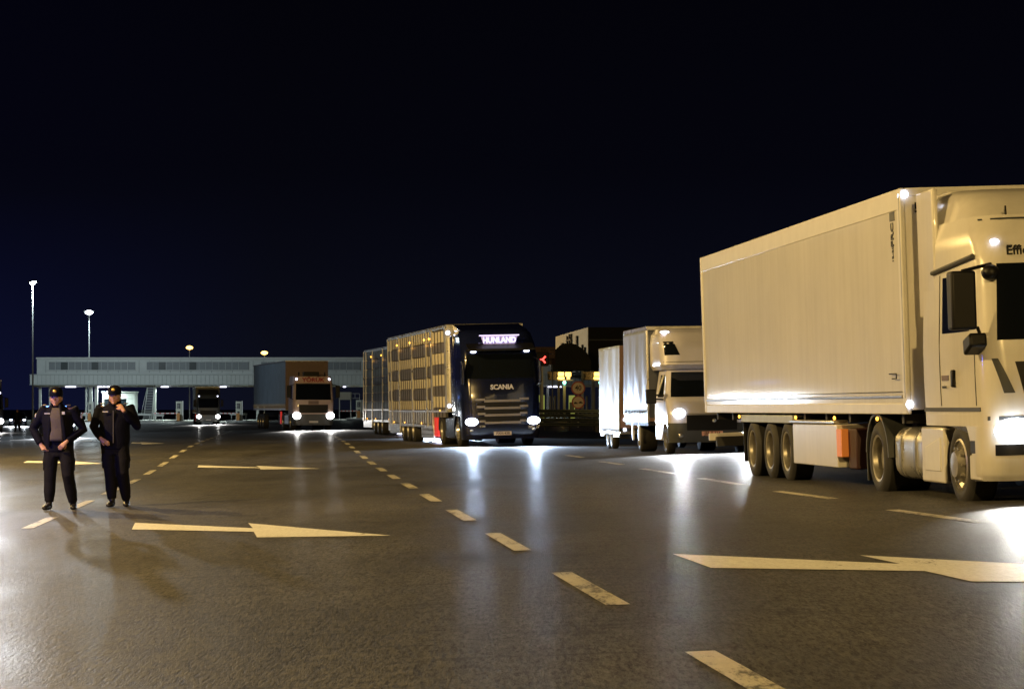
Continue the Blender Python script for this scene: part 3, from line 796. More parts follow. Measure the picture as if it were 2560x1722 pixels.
    # silver bars of the grille: raised at both ends
    for k, (z, hw) in enumerate(((1.45, .86), (1.22, .83), (1.0, .80), (.76, .76))):
        m_ = MB(); up.patch(-.58, .58, z - .035, z + .035, off=.03, thick=.04, mb=m_); up.patch(-hw, -.56, z + .015, z + .085, off=.03, thick=.04, mb=m_, nx=5); up.patch(.56, hw, z + .015, z + .085, off=.03, thick=.04, mb=m_, nx=5)
        if z < 1: m_ = MB(); C.patch(-.58, .58, z - .035, z + .035, off=.03, thick=.04, mb=m_); C.patch(-hw, -.56, z + .015, z + .085, off=.03, thick=.04, mb=m_, nx=5); C.patch(.56, hw, z + .015, z + .085, off=.03, thick=.04, mb=m_, nx=5)
        m_.build('grille_bar', mat('bar_silver', (.24, .23, .26), .4, metal=.3), root)
    for z0, z1 in ((1.27, 1.40), (1.05, 1.17), (.81, .95)):
        up.patch(-.8, .8, max(z0, .985), z1, off=.012).build('grille', black_plastic, root) if z1 > 1 else C.patch(-.78, .78, z0, z1, off=.012).build('grille', black_plastic, root)
    t = text_mb('SCANIA', .21, .012, .008, 1.0, FRONT, (0, C.fy(0, 1.88) - .025, 1.88)); t.build('lettering', mat('letter_silver', (.60, .60, .68), .35, metal=.2), root)
    # lit name sign in the roof visor: dark blue trapezoid, white bar and letters
    zs = 3.40; ysn = .24
    mb = MB(); mb.prism([(-.60, zs + .14), (.60, zs + .14), (.50, zs - .15), (-.50, zs - .15)], 'y', ysn, ysn + .08); sb = mb.build('name_sign', glow('sign_back', (.03, .02, .8), .35), root)
    mb = MB(); mb.box(-.64, .64, ysn - .02, ysn + .08, zs + .115, zs + .15); mb.build('light_bar', glow('bar_glow', (.62, .55, 1.), 1.5), sb)
    t = text_mb('HUNLAND', .255, .01, .006, .86, FRONT, (0, ysn - .015, zs - .025)); t.build('lettering', glow('letter_glow', (.66, .66, 1.), 1.5), sb)
    m_ = MB(); m_.box(-.7, .7, ysn + .05, ysn + .5, zs - .25, zs - .13); m_.build('sign_shelf', navy, sb)
    # roof spoiler
    mb = MB(); mb.prism([(1.0, 3.72), (2.6, 3.97), (2.75, 3.97), (2.75, 3.80), (2.3, 3.70)], 'x', -1.1, 1.1); mb.build('roof_spoiler', navy, root, bevel=.03)
    mb = MB(); mb.box(-.30, .26, -.03, -.015, .36, .475); pl = mb.build('number_plate', mat('plate_white', (.62, .56, .60), .4), root)
    text_mb('PXH-438', .115, .004, .001, 1., FRONT, (-.01, -.035, .418)).build('lettering', black_plastic, pl)
    t = text_mb('NG 27', .13, .003, .001, 1, FRONT, (1.0, C.fy(.93, .56) - .07, .60)); t.build('lettering', silver_tape, bmp)
    t = text_mb('S 500', .08, .003, .001, 1, FRONT, (-.66, C.fy(.66, .66) - .02, .65)); t.build('lettering', silver_tape, bmp)
    # driver seen dimly, toy on the dash, curtains: low dash clutter
    return root
lv = livestock()
l2 = copy_tree(lv)
tag(l2, 'unlit second livestock lorry mostly hidden behind the cream slatted one')
a2_ = R(11.0); rx_, ry_ = xat(909, 114.), 114.
X2 = rx_ + 1.28*math.cos(a2_) + 17.95*math.sin(a2_); Y2_ = ry_ + 1.28*math.sin(a2_) - 17.95*math.cos(a2_)
l2.location = (X2, Y2_, gz(X2, Y2_)); l2.rotation_euler = (0, 0, a2_)
for c in kids(l2):
    if c.type == 'LIGHT':
        if c.name.startswith('headlight'): c.data = c.data.copy(); c.data.energy = 900
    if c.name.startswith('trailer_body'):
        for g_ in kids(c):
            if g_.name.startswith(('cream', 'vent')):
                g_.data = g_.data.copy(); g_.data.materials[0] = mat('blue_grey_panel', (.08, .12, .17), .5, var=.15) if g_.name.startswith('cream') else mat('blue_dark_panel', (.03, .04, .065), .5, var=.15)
for o_ in (lv, l2): o_['group'] = 'livestock lorries with slatted trailers'

# ------------------------------------------------------------------ 3. white box van and its trailer
def curtain(name, x, y0, y1, z0, z1, m, parent, amp=.025, seed=1, sag=0.):
    rnd = random.Random(seed); ph = [rnd.uniform(0, 6.28) for _ in range(8)]
    def fn(u, v):
        y = y0 + (y1 - y0)*u; z = z0 + (z1 - z0)*v
        d = amp*(math.sin(u*19 + ph[0] + 2.2*v)*.5 + math.sin(u*37 + ph[1] - 3*v)*.28 + math.sin(u*8 + ph[2])*.4)
        d *= .35 + .65*math.sin(math.pi*min(1, .05 + .95*v))**.6
        d += amp*1.2*math.exp(-((u - .45 - .35*(1 - v))/.09)**2)*(1 - v)
        return (x - d, y, z - sag*u*(v > .97))
    mb = MB(); mb.grid(fn, 60, 24)
    return mb.build(name, m, parent, solid=.006, ang=80)
van_white = mat('van_white', (.62, .61, .72), .3, coat=.5, var=.1, vscale=1.4)
def van():
    ang = 5.9
    # outer face of the nearside front wheel stands at px 1664, 58.5 m out
    wx, wy = xat(1664, 58.5), 58.5
    a = R(ang); lx, ly = -1.0, .95
    X0 = wx - lx*math.cos(a) + ly*math.sin(a); Y0 = wy - lx*math.sin(a) - ly*math.cos(a)
    root = thing('box_van', 'white box van with sleeper pod over the cab and silver curtain side', 'van', (X0, Y0, gz(wx, wy)), a, R(-.9))
    C = Cab([(.30, .06, 2.4, 1.0, .35), (.55, .0, 2.4, 1.03, .38), (1.02, .03, 2.4, 1.03, .36), (1.36, .42, 2.4, 1.02, .30), (1.44, .60, 2.4, 1.0, .28), (2.06, 1.05, 2.4, .90, .25), (2.16, 1.15, 2.4, .86, .25)])
    up = Cab([(.78,) + C.at(.78)] + [q_ for q_ in C.s if q_[0] > .78])
    cab = up.shell(steps=4).build('cab', van_white, root)
    lo = Cab([(z, C.at(z)[0], .52, C.at(z)[2], C.at(z)[3]) for z in (.30, .55, .78)])
    bmp = lo.shell(steps=2).build('bumper', grey_plastic, root)
    C.patch(-.62, .62, .60, .97, off=.014).build('grille', black_plastic, root)
    mb = MB(); C.patch(-.60, .60, .985, 1.0, off=.02, mb=mb); mb.build('grille_trim', alu, root)
    for sd in (-1, 1):
        mb = MB(); a_, b_ = sorted((sd*1.03, sd*.86)); arch = [(.95 + .42*math.cos(R(t_)), .36 + .42*math.sin(R(t_))) for t_ in range(0, 181, 15)]
        mb.prism([(1.42, .80)] + [(1.36, .36)] + arch[1:-1] + [(.52, .36), (.5, .80)], 'x', sd*1.0, sd*.93); mb.build('wheel_arch', van_white, cab)
        mb = MB(); mb.box(*sorted((sd*1.01, sd*.8)), 1.42, 2.38, .34, .79); mb.build('sill', van_white, root, bevel=.03)
        wheel(root, sd*1.0, .95, .345, .23, sd, rimm=alu); wheel(root, sd*1.02, 4.98, .345, .22, sd, rimm=alu, twin=True)
        headlight(root, sd*.80, C.fy(.80, 1.02), 1.02, head_white, 1000 if sd < 0 else 800, (.92, .95, 1.0), w=.32, h=.24, pitch=27, cone=90)
        m_ = MB(); m_.ell((sd*.76, C.fy(.76, .46) - .01, .47), .06, .03, .06); m_.build('fog_light', alu, bmp)
        C.spatch(sd, 1.15, 1.95, 1.42, 1.98, yt=(1.32, 1.95)).build('door_window', glass, root)
        b2 = sorted((sd*1.22, sd*1.48))
        mirror(root, (b2[0], b2[1], .86, 1.02, 1.26, 1.62), [((sd*1.3, .94, 1.38), (sd*1.0, 1.05, 1.36)), ((sd*1.3, .94, 1.48), (sd*.99, 1.08, 1.46))])
    C.patch(-.90, .90, 1.42, 2.04, xt=(-.80, .80), nx=16).build('windscreen', glass, root)
    m_ = MB(); m_.ell((.05, C.fy(0, .8) - .03, .83), .05, .03, .05); m_.build('badge', alu, root)
    mb = MB(); mb.box(-.26, .26, C.fy(0, .55) - .03, C.fy(0, .55) - .015, .46, .57); pl = mb.build('number_plate', mat('plate_pink', (.75, .42, .34), .4), root)
    text_mb('J35-T-314', .115, .004, .001, .85, FRONT, (.0, C.fy(0, .55) - .035, .517)).build('lettering', black_plastic, pl)
    # sleeper pod
    P = Cab([(2.10, .95, 2.9, .98, .45), (2.22, .75, 2.9, 1.05, .48), (2.75, .90, 2.9, 1.06, .50), (3.0, 1.15, 2.9, 1.02, .50), (3.14, 1.55, 2.9, .92, .45)])
    pod = P.shell(steps=3).build('sleeper_pod', van_white, root)
    P.patch(-.97, -.62, 2.46, 2.80, off=.01, nx=8, xt=(-.98, -.76)).build('pod_window', glass, pod)
    P.patch(-1.0, 1.0, 2.28, 2.295, off=.006, nx=18).build('pod_seam', grey_plastic, pod)
    mb = MB(); mb.ell((-.90, P.fy(.90, 3.02) - .03, 3.04), .12, .05, .04); mb.build('pod_marker', marker_white, root)
    # load box
    S, Y1, Y2 = -1.14, 2.78, 6.7
    mb = MB(); mb.box(S + .04, -S - .04, Y1 + .05, Y2 - .05, .98, 3.18); bx = mb.build('load_box', grey_plastic, root)
    mb = MB(); mb.box(S, -S, Y1, Y2, 3.14, 3.24); mb.box(S - .005, S + .05, Y1, Y1 + .08, .9, 3.14); mb.box(S - .005, S + .05, Y2 - .06, Y2, .9, 3.14)
    mb.box(-S - .05, -S + .005, Y1, Y1 + .08, .9, 3.14); mb.build('box_frame', alu, bx, bevel=.01)
    mb = MB(); mb.box(S + .05, -S - .05, Y1, Y1 + .04, .9, 3.12); mb.build('front_wall', dark_blue_paint, bx)
    curtain('curtain', S - .01, Y2 - .06, Y1 + .08, 1.06, 3.14, tarp_silver, bx, .022, 4)
    curtain('curtain', -S + .03, Y2 - .06, Y1 + .08, 1.06, 3.14, tarp_silver, bx, .012, 5)
    mb = MB(); mb.box(S - .01, S + .05, Y1, Y2, .78, 1.04); sd_ = mb.build('side_board', alu, bx, bevel=.01)
    mb = MB()
    for i in range(14): mb.box(S - .03, S - .012, Y1 + .15 + i*.27, Y1 + .19 + i*.27, 1.0, 1.09)
    mb.build('curtain_buckle', black_plastic, sd_)
    mb = MB(); mb.box(-.5, .5, 2.2, 6.6, .5, .66); mb.box(S + .02, -S - .02, 2.78, 6.68, .70, .78); mb.cyl((-.9, 4.98, .345), (.9, 4.98, .345), .06); mb.build('chassis', chassis, root)
    for yy in (4.45, 5.5):
        mb = MB(); mb.box(S + .02, S + .07, yy - .05, yy + .05, .30, .78); mb.build('guard_post', alu, root)
    return root
vn = van()
def tarp_trailer():
    a = R(5.9); cx_, cy_ = xat(1552, 67.), 67.
    X0 = cx_ + 1.12*math.cos(a); Y0 = cy_ + 1.12*math.sin(a)
    root = thing('tarpaulin_trailer', 'two-axle trailer under a creased grey tarpaulin, towed behind the white box van', 'trailer', (X0, Y0, gz(cx_, cy_)), a, R(-.8))
    S = -1.12
    mb = MB(); mb.box(S + .05, -S - .05, .04, 4.2, .55, 2.90); bx = mb.build('load_frame', grey_plastic, root)
    curtain('tarpaulin', S - .005, 4.25, .0, .52, 2.97, tarp_grey, root, .05, 11)
    mb = MB(); mb.box(S + .0, -S, -.02, .03, .62, 2.96); fw = mb.build('front_tarpaulin', mat('warm_lit_tarp', (.33, .21, .17), .7, var=.2), root)  # warm light on the front tarpaulin put into its brown colour
    mb = MB(); mb.grid(lambda u, v: (S - .01 - 2*S*u + .02*u, 4.25*v, 2.955 + .03*math.sin(u*3.14) - .04*math.sin(v*6.28)**2), 12, 12); mb.build('roof_tarpaulin', tarp_grey, root, solid=.01)
    mb = MB(); mb.box(S - .01, -S + .01, 0, 4.2, .44, .54); mb.box(-.05, .05, -1.3, .1, .44, .52); mb.cyl((-1, 2.0, .33), (1, 2.0, .33), .05); mb.cyl((-1, 2.75, .33), (1, 2.75, .33), .05); mb.build('chassis', alu, root, bevel=.01)
    for yy in (2.0, 2.75):
        for sd in (-1, 1): wheel(root, sd*1.10, yy, .33, .22, sd, rimm=alu)
    mb = MB(); mb.box(S + .02, S + .2, 1.35, 3.4, .70, .72)
    mb.box(S + .0, S + .04, .3, 1.4, .36, .44); mb.box(S, S + .04, 3.3, 4.1, .36, .44); mb.build('side_guard', alu, root)
    for z, m_ in ((.86, marker_white), (.58, marker_white)):
        mb = MB(); mb.ell((S + .12, -.03, z), .05, .03, .05); mb.build('front_marker', m_, root)
    return root
tarp_trailer()

# ------------------------------------------------------------------ 4. distant lorries
def far_lorry(name, label, px, Y, ang, paint, front_paint, tarp, roof_z, sign=None, power=900, low=True, length=13.6, group=None, tail=False):
    """px = photo column of the middle of the cab front at distance Y"""
    x = xat(px, Y)
    root = thing(name, label, 'truck', (x, Y, gz(x, Y)), R(ang), 0, group)
    C = Cab([(.30, .06, 2.1, 1.15, .25), (.5, 0, 2.1, 1.2, .25), (1.7, .02, 2.1, 1.2, .22), (2.75, .16, 2.1, 1.16, .22), (3.15, .34, 2.1, 1.12, .3)])
    up = Cab([(.95,) + C.at(.95)] + [q_ for q_ in C.s if q_[0] > .95])
    cab = up.shell(steps=2).build('cab', paint, root)
    lo = Cab([(z, C.at(z)[0], .8, C.at(z)[2], C.at(z)[3]) for z in (.30, .5, .95)])
    lo.shell(steps=1).build('bumper', grey_paint if not low else grey_plastic, root)
    up.patch(-1.04, 1.04, 1.78, 2.72, xt=(-1.0, 1.0), nx=14).build('windscreen', glass, root)
    up.patch(-.85, .85, 1.02, 1.50, off=.012).build('grille', black_plastic, root)
    if low:
        mb = MB(); mb.box(-.45, .45, .9, 1.4, 3.15, 3.42); mb.box(-.8, -.72, .7, .78, 3.12, 3.4); mb.box(.72, .8, .7, .78, 3.12, 3.4); mb.build('roof_equipment', black_plastic, root, bevel=.03)
    else:
        Cab([(3.1, .4, 2.2, 1.1, .4), (3.5, .9, 2.2, 1.05, .4), (3.68, 1.3, 2.2, 1.0, .35)]).shell(steps=2).build('roof_fairing', paint, root)
    for sd in (-1, 1):
        headlight(root, sd*.98, C.fy(.98, .86), .86, head_warm, power, (1.0, .97, .92), w=.48, h=.42, pitch=29, cone=64)
        m_ = MB(); m_.ell((sd*.96, C.fy(.96, 2.98) - .02, 2.98), .07, .04, .07); m_.build('roof_marker', marker_white, root)
        b2 = sorted((sd*1.3, sd*1.55))
        mirror(root, (b2[0], b2[1], .0, .16, 1.9, 2.6), [((sd*1.4, .08, 2.6), (sd*1.1, .2, 2.68)), ((sd*1.4, .08, 1.9), (sd*1.15, .2, 1.8))])
        wheel(root, sd*1.2, 1.35, .5, .32, sd); wheel(root, sd*1.22, 4.6, .5, .3, sd, twin=True)
        mb = MB(); mb.box(*sorted((sd*.55, sd*1.18)), 2.1, 4.0, .3, .95); mb.build('fuel_tank', steel, root, bevel=.08, seg=3)
        C.spatch(sd, .5, 1.4, 1.85, 2.6, yt=(.6, 1.4)).build('door_window', glass, root)
    y1, y2 = 2.8, 2.8 + length
    mb = MB(); mb.box(-1.25, 1.25, y1 + .04, y2, 1.42, roof_z - .05); bx = mb.build('trailer_box', tarp, root, bevel=.02)
    mb = MB(); mb.box(-1.27, 1.27, y1, y1 + .06, 1.2, roof_z); mb.build('trailer_front', front_paint, root, bevel=.02)
    mb = MB(); mb.box(-1.28, 1.28, y1, y2, roof_z - .06, roof_z); mb.box(-1.27, 1.27, y1 + .03, y2, 1.18, 1.3); mb.build('edge_rail', alu, bx)
    mb = MB()
    for i in range(int(length/.5)): mb.box(-1.275, -1.245, y1 + .3 + i*.5, y1 + .36 + i*.5, 1.26, 1.55)
    mb.build('curtain_strap', silver_tape, bx)
    mb = MB(); mb.box(-.5, .5, 1, y2 - .1, .75, 1.05); mb.cyl((-1, 1.35, .5), (1, 1.35, .5), .08); mb.build('chassis', chassis, root)
    for yy in (y2 - 4.6, y2 - 3.3, y2 - 2.0):
        for sd in (-1, 1): wheel(root, sd*1.22, yy, .48, .36, sd)
    mb = MB(); mb.box(-1.15, -.3, 5.9, 6.9, .35, .95); mb.build('tool_box', grey_plastic, root, bevel=.02)
    mb = MB(); mb.box(-1.22, -1.16, 5.2, 5.6, .35, 1.1); mb.build('red_side_panel', red_panel_glow, root)
    up.patch(-.3, .3, 1.53, 1.72, off=.012).build('bonnet_panel', front_paint, root)
    mb = MB(); mb.box(-.26, .26, -.05, -.03, .45, .56); mb.build('number_plate', silver_tape, root)
    if sign:
        up.patch(-1.05, 1.05, 2.78, 3.12, off=.02, xt=(-1.0, 1.0)).build('sun_visor', mat('visor_pale', (.60, .46, .44), .5), root)
        t = text_mb(sign, .33, .012, .010, 1.15, FRONT, (0, C.fy(0, 2.86) - .06, 2.93)); t.build('lettering', mat('deep_red', (.30, .012, .012), .5), root)
    return root
yo = far_lorry('curtain_lorry', 'red nosed lorry with name lettering over its windscreen and a blue curtain trailer', 784, 137, 13, peach, red_paint, tarp_blue, 4.10, sign='YÖRÜK', power=3500, length=16)
t = MB()
far_lorry('curtain_lorry', 'small far grey lorry with glaring headlights coming out under the canopy', 521, 246, 9, grey_paint, grey_paint, tarp_blue, 3.95, power=6000, low=False, length=13.6)
far_lorry('curtain_lorry', 'dark lorry parked left of the car with glaring headlights, half cut off', -32, 176, 17, dark_blue_paint, dark_blue_paint, dark_blue_paint, 3.95, power=500, low=False)

# ------------------------------------------------------------------ cars
def car(paint, lights=True, power=300):
    root = bpy.data.objects.new('car', None); COL.objects.link(root)
    # lower body: lofted sections along y (front at 0)
    def ring(y, hw, z0, z1):
        r_ = .10
        pts = []
        for (sx, zz, a0) in ((1, z0 + r_, 270), (1, z1 - r_*1.4, 0), (-1, z1 - r_*1.4, 90), (-1, z0 + r_, 180)):
            rr = r_ if zz < .5 else r_*1.4
            for i in range(4):
                t_ = R(a0 + 30*i); pts.append((sx*(hw - rr) + rr*math.cos(t_), y, zz + rr*math.sin(t_)))
        return pts
    mb = MB(); mb.loft([ring(0, .70, .28, .62), ring(.06, .80, .22, .74), ring(.35, .88, .18, .84), ring(1.2, .90, .18, .95), ring(2.4, .90, .18, .97), ring(3.6, .89, .18, .98), ring(4.2, .84, .24, .93), ring(4.36, .76, .34, .82)])
    body = mb.build('body', paint, root)
    def top(y, hw, z): return [(-hw, y, z), (hw, y, z)]
    mb = MB()
    lo_ = [(-.80, 1.05, .92), (.80, 1.05, .92), (.82, 3.9, .94), (-.82, 3.9, .94)]; hi = [(-.60, 1.85, 1.44), (.60, 1.85, 1.44), (.60, 3.25, 1.44), (-.60, 3.25, 1.44)]
    mb.loft([lo_, hi]); mb.build('window_band', glass, root, bevel=.06, seg=3)
    mb = MB(); mb.loft([[(-.62, 1.80, 1.42), (.62, 1.80, 1.42), (.62, 3.30, 1.42), (-.62, 3.30, 1.42)], [(-.52, 1.95, 1.49), (.52, 1.95, 1.49), (.52, 3.15, 1.49), (-.52, 3.15, 1.49)]])
    for sx in (-1, 1):
        mb.cyl((sx*.80, 1.06, .93), (sx*.61, 1.84, 1.44), .035, n=8); mb.cyl((sx*.82, 3.88, .95), (sx*.61, 3.26, 1.44), .05, n=8); mb.cyl((sx*.83, 2.5, .95), (sx*.61, 2.5, 1.44), .03, n=6)
    mb.build('roof', paint, root)
    for sx in (-1, 1):
        headlight(root, sx*.66, .04, .66, head_white, power if lights else 0, (.85, .92, 1.), w=.30, h=.16, pitch=29, cone=64) if lights else MB().ell((sx*.66, .03, .66), .15, .05, .08).build('headlight', alu, root)
        mb = MB(); mb.ell((sx*.98, 1.35, .98), .10, .07, .07); mb.build('mirror', paint, root)
        for yy in (.85, 3.5): wheel(root, sx*.90, yy, .31, .2, sx, rimm=alu)
    mb = MB(); mb.box(-.45, .45, -.01, .05, .30, .52); mb.build('grille', black_plastic, root, bevel=.02)
    mb = MB(); mb.box(-.24, .24, -.02, 0, .40, .50); mb.build('number_plate', silver_tape, root)
    return root
def lightbar(root):
    mb = MB(); mb.box(-.55, .55, 2.3, 2.55, 1.50, 1.53); lb = mb.build('light_bar', black_plastic, root)
    for sx in (-1, 1):
        m_ = MB(); m_.box(*sorted((sx*.22, sx*.52)), 2.3, 2.55, 1.53, 1.64); m_.build('blue_lens', blue_glow, lb, bevel=.03, seg=3)
c1 = car(dark_blue_paint, power=3500)
Y = 240; x = xat(44, Y); c1.location = (x, Y, gz(x, Y)); c1.rotation_euler = (0, 0, R(11)); tag(c1, 'car with glaring headlights behind the lone standing man', 'car')
c2 = copy_tree(c1); lightbar(c2)
Y = 120; x = xat(147, Y); c2.location = (x, Y, gz(x, Y)); c2.rotation_euler = (0, 0, R(14)); tag(c2, 'police car with a blue light bar behind the policeman in the open jacket', 'car')
c3 = car(mat('police_white', (.6, .6, .62), .3, coat=.5), lights=False); lightbar(c3)
c3.location = (-8.6, 29.5, gz(-8.6, 29.5)); c3.rotation_euler = (0, 0, R(4)); tag(c3, 'pale police car with blue light bar standing nearest the two policemen', 'car')
lamp('beacon_light', 'POINT', (.75, 2.3, 1.72), 150, (.06, .10, 1.0), c3, .08)
c4 = car(silver_paint, lights=False)
Y = 330; x = xat(1375, Y); c4.location = (x, Y, gz(x, Y) + .05); c4.rotation_euler = (0, 0, R(60)); tag(c4, 'small silver car peeping over the crash barrier by the yellow booth', 'car')

# ------------------------------------------------------------------ people
def fused(mb, name, m, parent, voxel=.012, sm=4):
    me = mb.mesh('tmp'); o = bpy.data.objects.new('tmp', me); COL.objects.link(o)
    r_ = o.modifiers.new('r', 'REMESH'); r_.mode = 'VOXEL'; r_.voxel_size = voxel
    s_ = o.modifiers.new('s', 'SMOOTH'); s_.iterations = sm; s_.factor = .5
    bpy.context.view_layer.update()
    nm = bpy.data.meshes.new_from_object(o.evaluated_get(bpy.context.evaluated_depsgraph_get()))
    bpy.data.objects.remove(o); bpy.data.meshes.remove(me)
    nm.name = name; nm.materials.clear(); nm.materials.append(m); nm.shade_smooth()
    q_ = bpy.data.objects.new(name, nm); COL.objects.link(q_); q_.parent = parent
    return q_
def hand(mb, wrist, tip, palm_n, curl=.5, side=1):
    """palm, four unequal bent fingers and a thumb; palm_n points out of the palm"""
    w = Vector(wrist); d = (Vector(tip) - w).normalized(); n_ = Vector(palm_n); n_ = (n_ - d*n_.dot(d)).normalized(); s_ = d.cross(n_)*side
    mb.limb([(w - d*.03, .026, .022), (w + d*.02, .034, .018), (w + d*.06, .040, .017), (w + d*.09, .040, .015)], 10)
    for k, ln in zip((-1.5, -.5, .5, 1.5), (.068, .078, .072, .056)):
        b = w + d*.085 + s_*k*.019
        d2 = (d*math.cos(curl*.7) + n_*math.sin(curl*.7)); d3 = (d*math.cos(curl*1.7) + n_*math.sin(curl*1.7))
        p1 = b + d2*ln*.55; p2 = p1 + d3*ln*.5
        mb.limb([(b, .0095, .0095), (p1, .009, .009), (p2, .0075, .0075)], 8)
    tb = w + d*.03 - s_*.034
    t1 = tb + (d*.75 - s_*.5 + n_*.35).normalized()*.04; t2 = t1 + (d*.9 + n_*.4).normalized()*.032
    mb.limb([(tb, .013, .013), (t1, .011, .011), (t2, .0085, .0085)], 8)
def person(label, px, Y, J, open_jacket=False, rz=0, scale=1., cap=True, small=False, badge=True):
    x = xat(px, Y); root = thing('person', label, 'person', (x, Y, gz(x, Y)), rz); root.scale = (scale,)*3
    V = {k: Vector(v) for k, v in J.items() if isinstance(v, tuple)}
    hd = V['head']; ns = V['neck']
    # body (skin): head, neck, hands on one continuous skeleton
    b = MB()
    hd = hd + Vector((0, 0, -.02))
    b.ell(hd, .086, .106, .128, 18, 12)
    b.ell(hd + Vector((0, -.03, -.075)), .055, .062, .052)          # jaw
    b.ell(hd + Vector((0, -.104, -.018)), .016, .022, .026, 8, 6)      # nose
    b.ell(hd + Vector((0, -.095, -.062)), .026, .012, .010, 8, 6)      # lips
    b.ell(hd + Vector((0, -.085, -.10)), .024, .02, .018, 8, 6)        # chin
    for s_ in (-1, 1):
        b.ell(hd + Vector((s_*.082, .012, -.015)), .012, .022, .034, 8, 6)
        b.ell(hd + Vector((s_*.04, -.07, -.03)), .026, .024, .024, 8, 6)
    b.limb([(hd + Vector((0, .01, -.05)), .058, .06), (ns, .062, .066), (ns + Vector((0, .0, -.08)), .09, .08)])
    b.limb([(ns, .08, .07), ((V['hipL'] + V['hipR'])/2 + Vector((0, 0, .2)), .11, .08), ((V['hipL'] + V['hipR'])/2, .12, .09)])
    for s_ in 'LR':
        b.limb([(ns + Vector((0, 0, -.06)), .05, .05), (V['sh'+s_], .05, .05), (V['el'+s_], .035, .035), (V['wr'+s_], .027, .027)])
        b.limb([(V['hip'+s_], .07, .07), (V['kn'+s_], .05, .05), (V['an'+s_], .035, .035)])
        hand(b, V['wr'+s_], V['tip'+s_], J['pn'+s_], J.get('curl'+s_, .5), 1 if s_ == 'L' else -1)
    body = fused(b, 'body', skin, root, .0085 if not small else .02, 2)
    e_ = MB()
    for s_ in (-1, 1): e_.ell(hd + Vector((s_*.033, -.096, .012)), .013, .009, .008, 8, 6)
    e_.build('eyes', black_plastic, body)
    # hair under the cap
    h_ = MB(); h_.ell(hd + Vector((0, .024, .02)), .094, .098, .112); h_.build('hair', mat('dark_hair', (.03, .026, .024), .7), body)
    # jacket
    j = MB(); hip = (V['hipL'] + V['hipR'])/2
    wz = hip.z + .03
    def oval(z, rx, ry, cy=0): return [(ns.x*.0 + hip.x + (ns.x - hip.x)*cl((z - hip.z)/(ns.z - hip.z), 0, 1) + rx*math.cos(2*math.pi*i/24), cy + ry*math.sin(2*math.pi*i/24), z) for i in range(24)]
    zn = ns.z
    j.loft([oval(wz - .10, .205, .145), oval(wz + .08, .222, .155), oval(wz + .22, .218, .155, -.01), oval(zn - .24, .225, .145, -.01), oval(zn - .12, .235, .13), oval(zn - .045, .17, .10), oval(zn + .005, .09, .085), oval(zn + .035, .078, .078)])
    for s_ in 'LR':
        sh, el, wr = V['sh'+s_], V['el'+s_], V['wr'+s_]
        m1 = sh.lerp(el, .5); m2 = el.lerp(wr, .5)
        j.limb([(sh + (sh - el).normalized()*.03, .075, .085), (sh, .085, .088), (m1, .076, .08), (el, .068, .07), (m2, .060, .062), (wr.lerp(el, .08), .050, .052)], 14)
    jk = fused(j, 'jacket', jacket_m, root, .012, 5)
    zb = MB(); zb.limb([(Vector((hip.x, 0, wz - .03)), .186, .137), (Vector((hip.x, 0, wz + .02)), .192, .142)], 24); zb.build('hem', jacket_m, jk)
    f_ = MB()
    if open_jacket:
        # sweater front showing between the open fronts: follows the torso a little outside it
        def fn(u, v):
            z = wz + .06 + (zn - .04 - wz - .06)*v
            hw = .088 - .03*v + .012*math.sin(v*3)
            ry = .165 - .05*max(0, v - .7)/.3*1.2 + (.01 if v < .3 else 0)
            xx = hw*(2*u - 1)
            return (hip.x + (ns.x - hip.x)*v + xx, -ry*math.sqrt(max(0, 1 - (xx/.24)**2)) - .012, z)
        sw = MB(); sw.grid(fn, 10, 12); sw.build('sweater', sweater_m, root, solid=.02)
        for s_ in (-1, 1):
            f_ = MB(); f_.limb([((hip.x + s_*.12, -.15, wz), .03, .02), ((hip.x + s_*.105, -.178, wz + .2), .03, .018), ((hip.x*.5 + ns.x*.5 + s_*.09, -.165, zn - .2), .03, .02), ((ns.x + s_*.055, -.09, zn + .01), .022, .02), ((ns.x + s_*.07, -.02, zn + .05), .02, .02)]); f_.build('lapel', jacket_m, jk)
    else:
        f_.box(hip.x - .006, hip.x + .006, -.171, -.15, wz, zn - .1); f_.build('zip', mat('zip_grey', (.06, .06, .065), .5), jk)
        c_ = MB(); c_.limb([((ns.x - .075, .0, zn + .03), .022, .03), ((ns.x - .05, -.075, zn + .0), .022, .03), ((ns.x, -.1, zn - .03), .02, .03), ((ns.x + .05, -.075, zn + .0), .022, .03), ((ns.x + .075, 0, zn + .03), .022, .03)]); c_.build('collar', jacket_m, jk)
    if badge:
        t_ = MB(); t_.box(ns.x - .15, ns.x - .07, -.168, -.155, zn - .125, zn - .11); t_.build('name_tape', silver_tape, jk)
        for s_ in (-1, 1):
            p_ = MB(); p_.ell((ns.x + s_*.17, -.03, zn - .0), .035, .03, .012); p_.build('shoulder_badge', mat('epaulette', (.30, .24, .16), .5), jk)
        if open_jacket:
            for s_ in (-1, 1):
                p_ = MB(); p_.ell(V['shL' if s_ < 0 else 'shR'].lerp(V['elL' if s_ < 0 else 'elR'], .35) + Vector((s_*.07, -.01, 0)), .016, .04, .05); p_.build('sleeve_patch', silver_tape, jk)
            p_ = MB(); p_.box(ns.x + .10, ns.x + .14, -.168, -.15, zn - .13, zn - .09); p_.build('chest_badge', silver_tape, jk)
    # trousers
    tr = MB()
    tr.loft([[(hip.x + rx*math.cos(2*math.pi*i/20), ry*math.sin(2*math.pi*i/20), z) for i in range(20)] for z, rx, ry in ((hip.z - .14, .175, .13), (hip.z - .02, .185, .14), (hip.z + .10, .172, .13))])
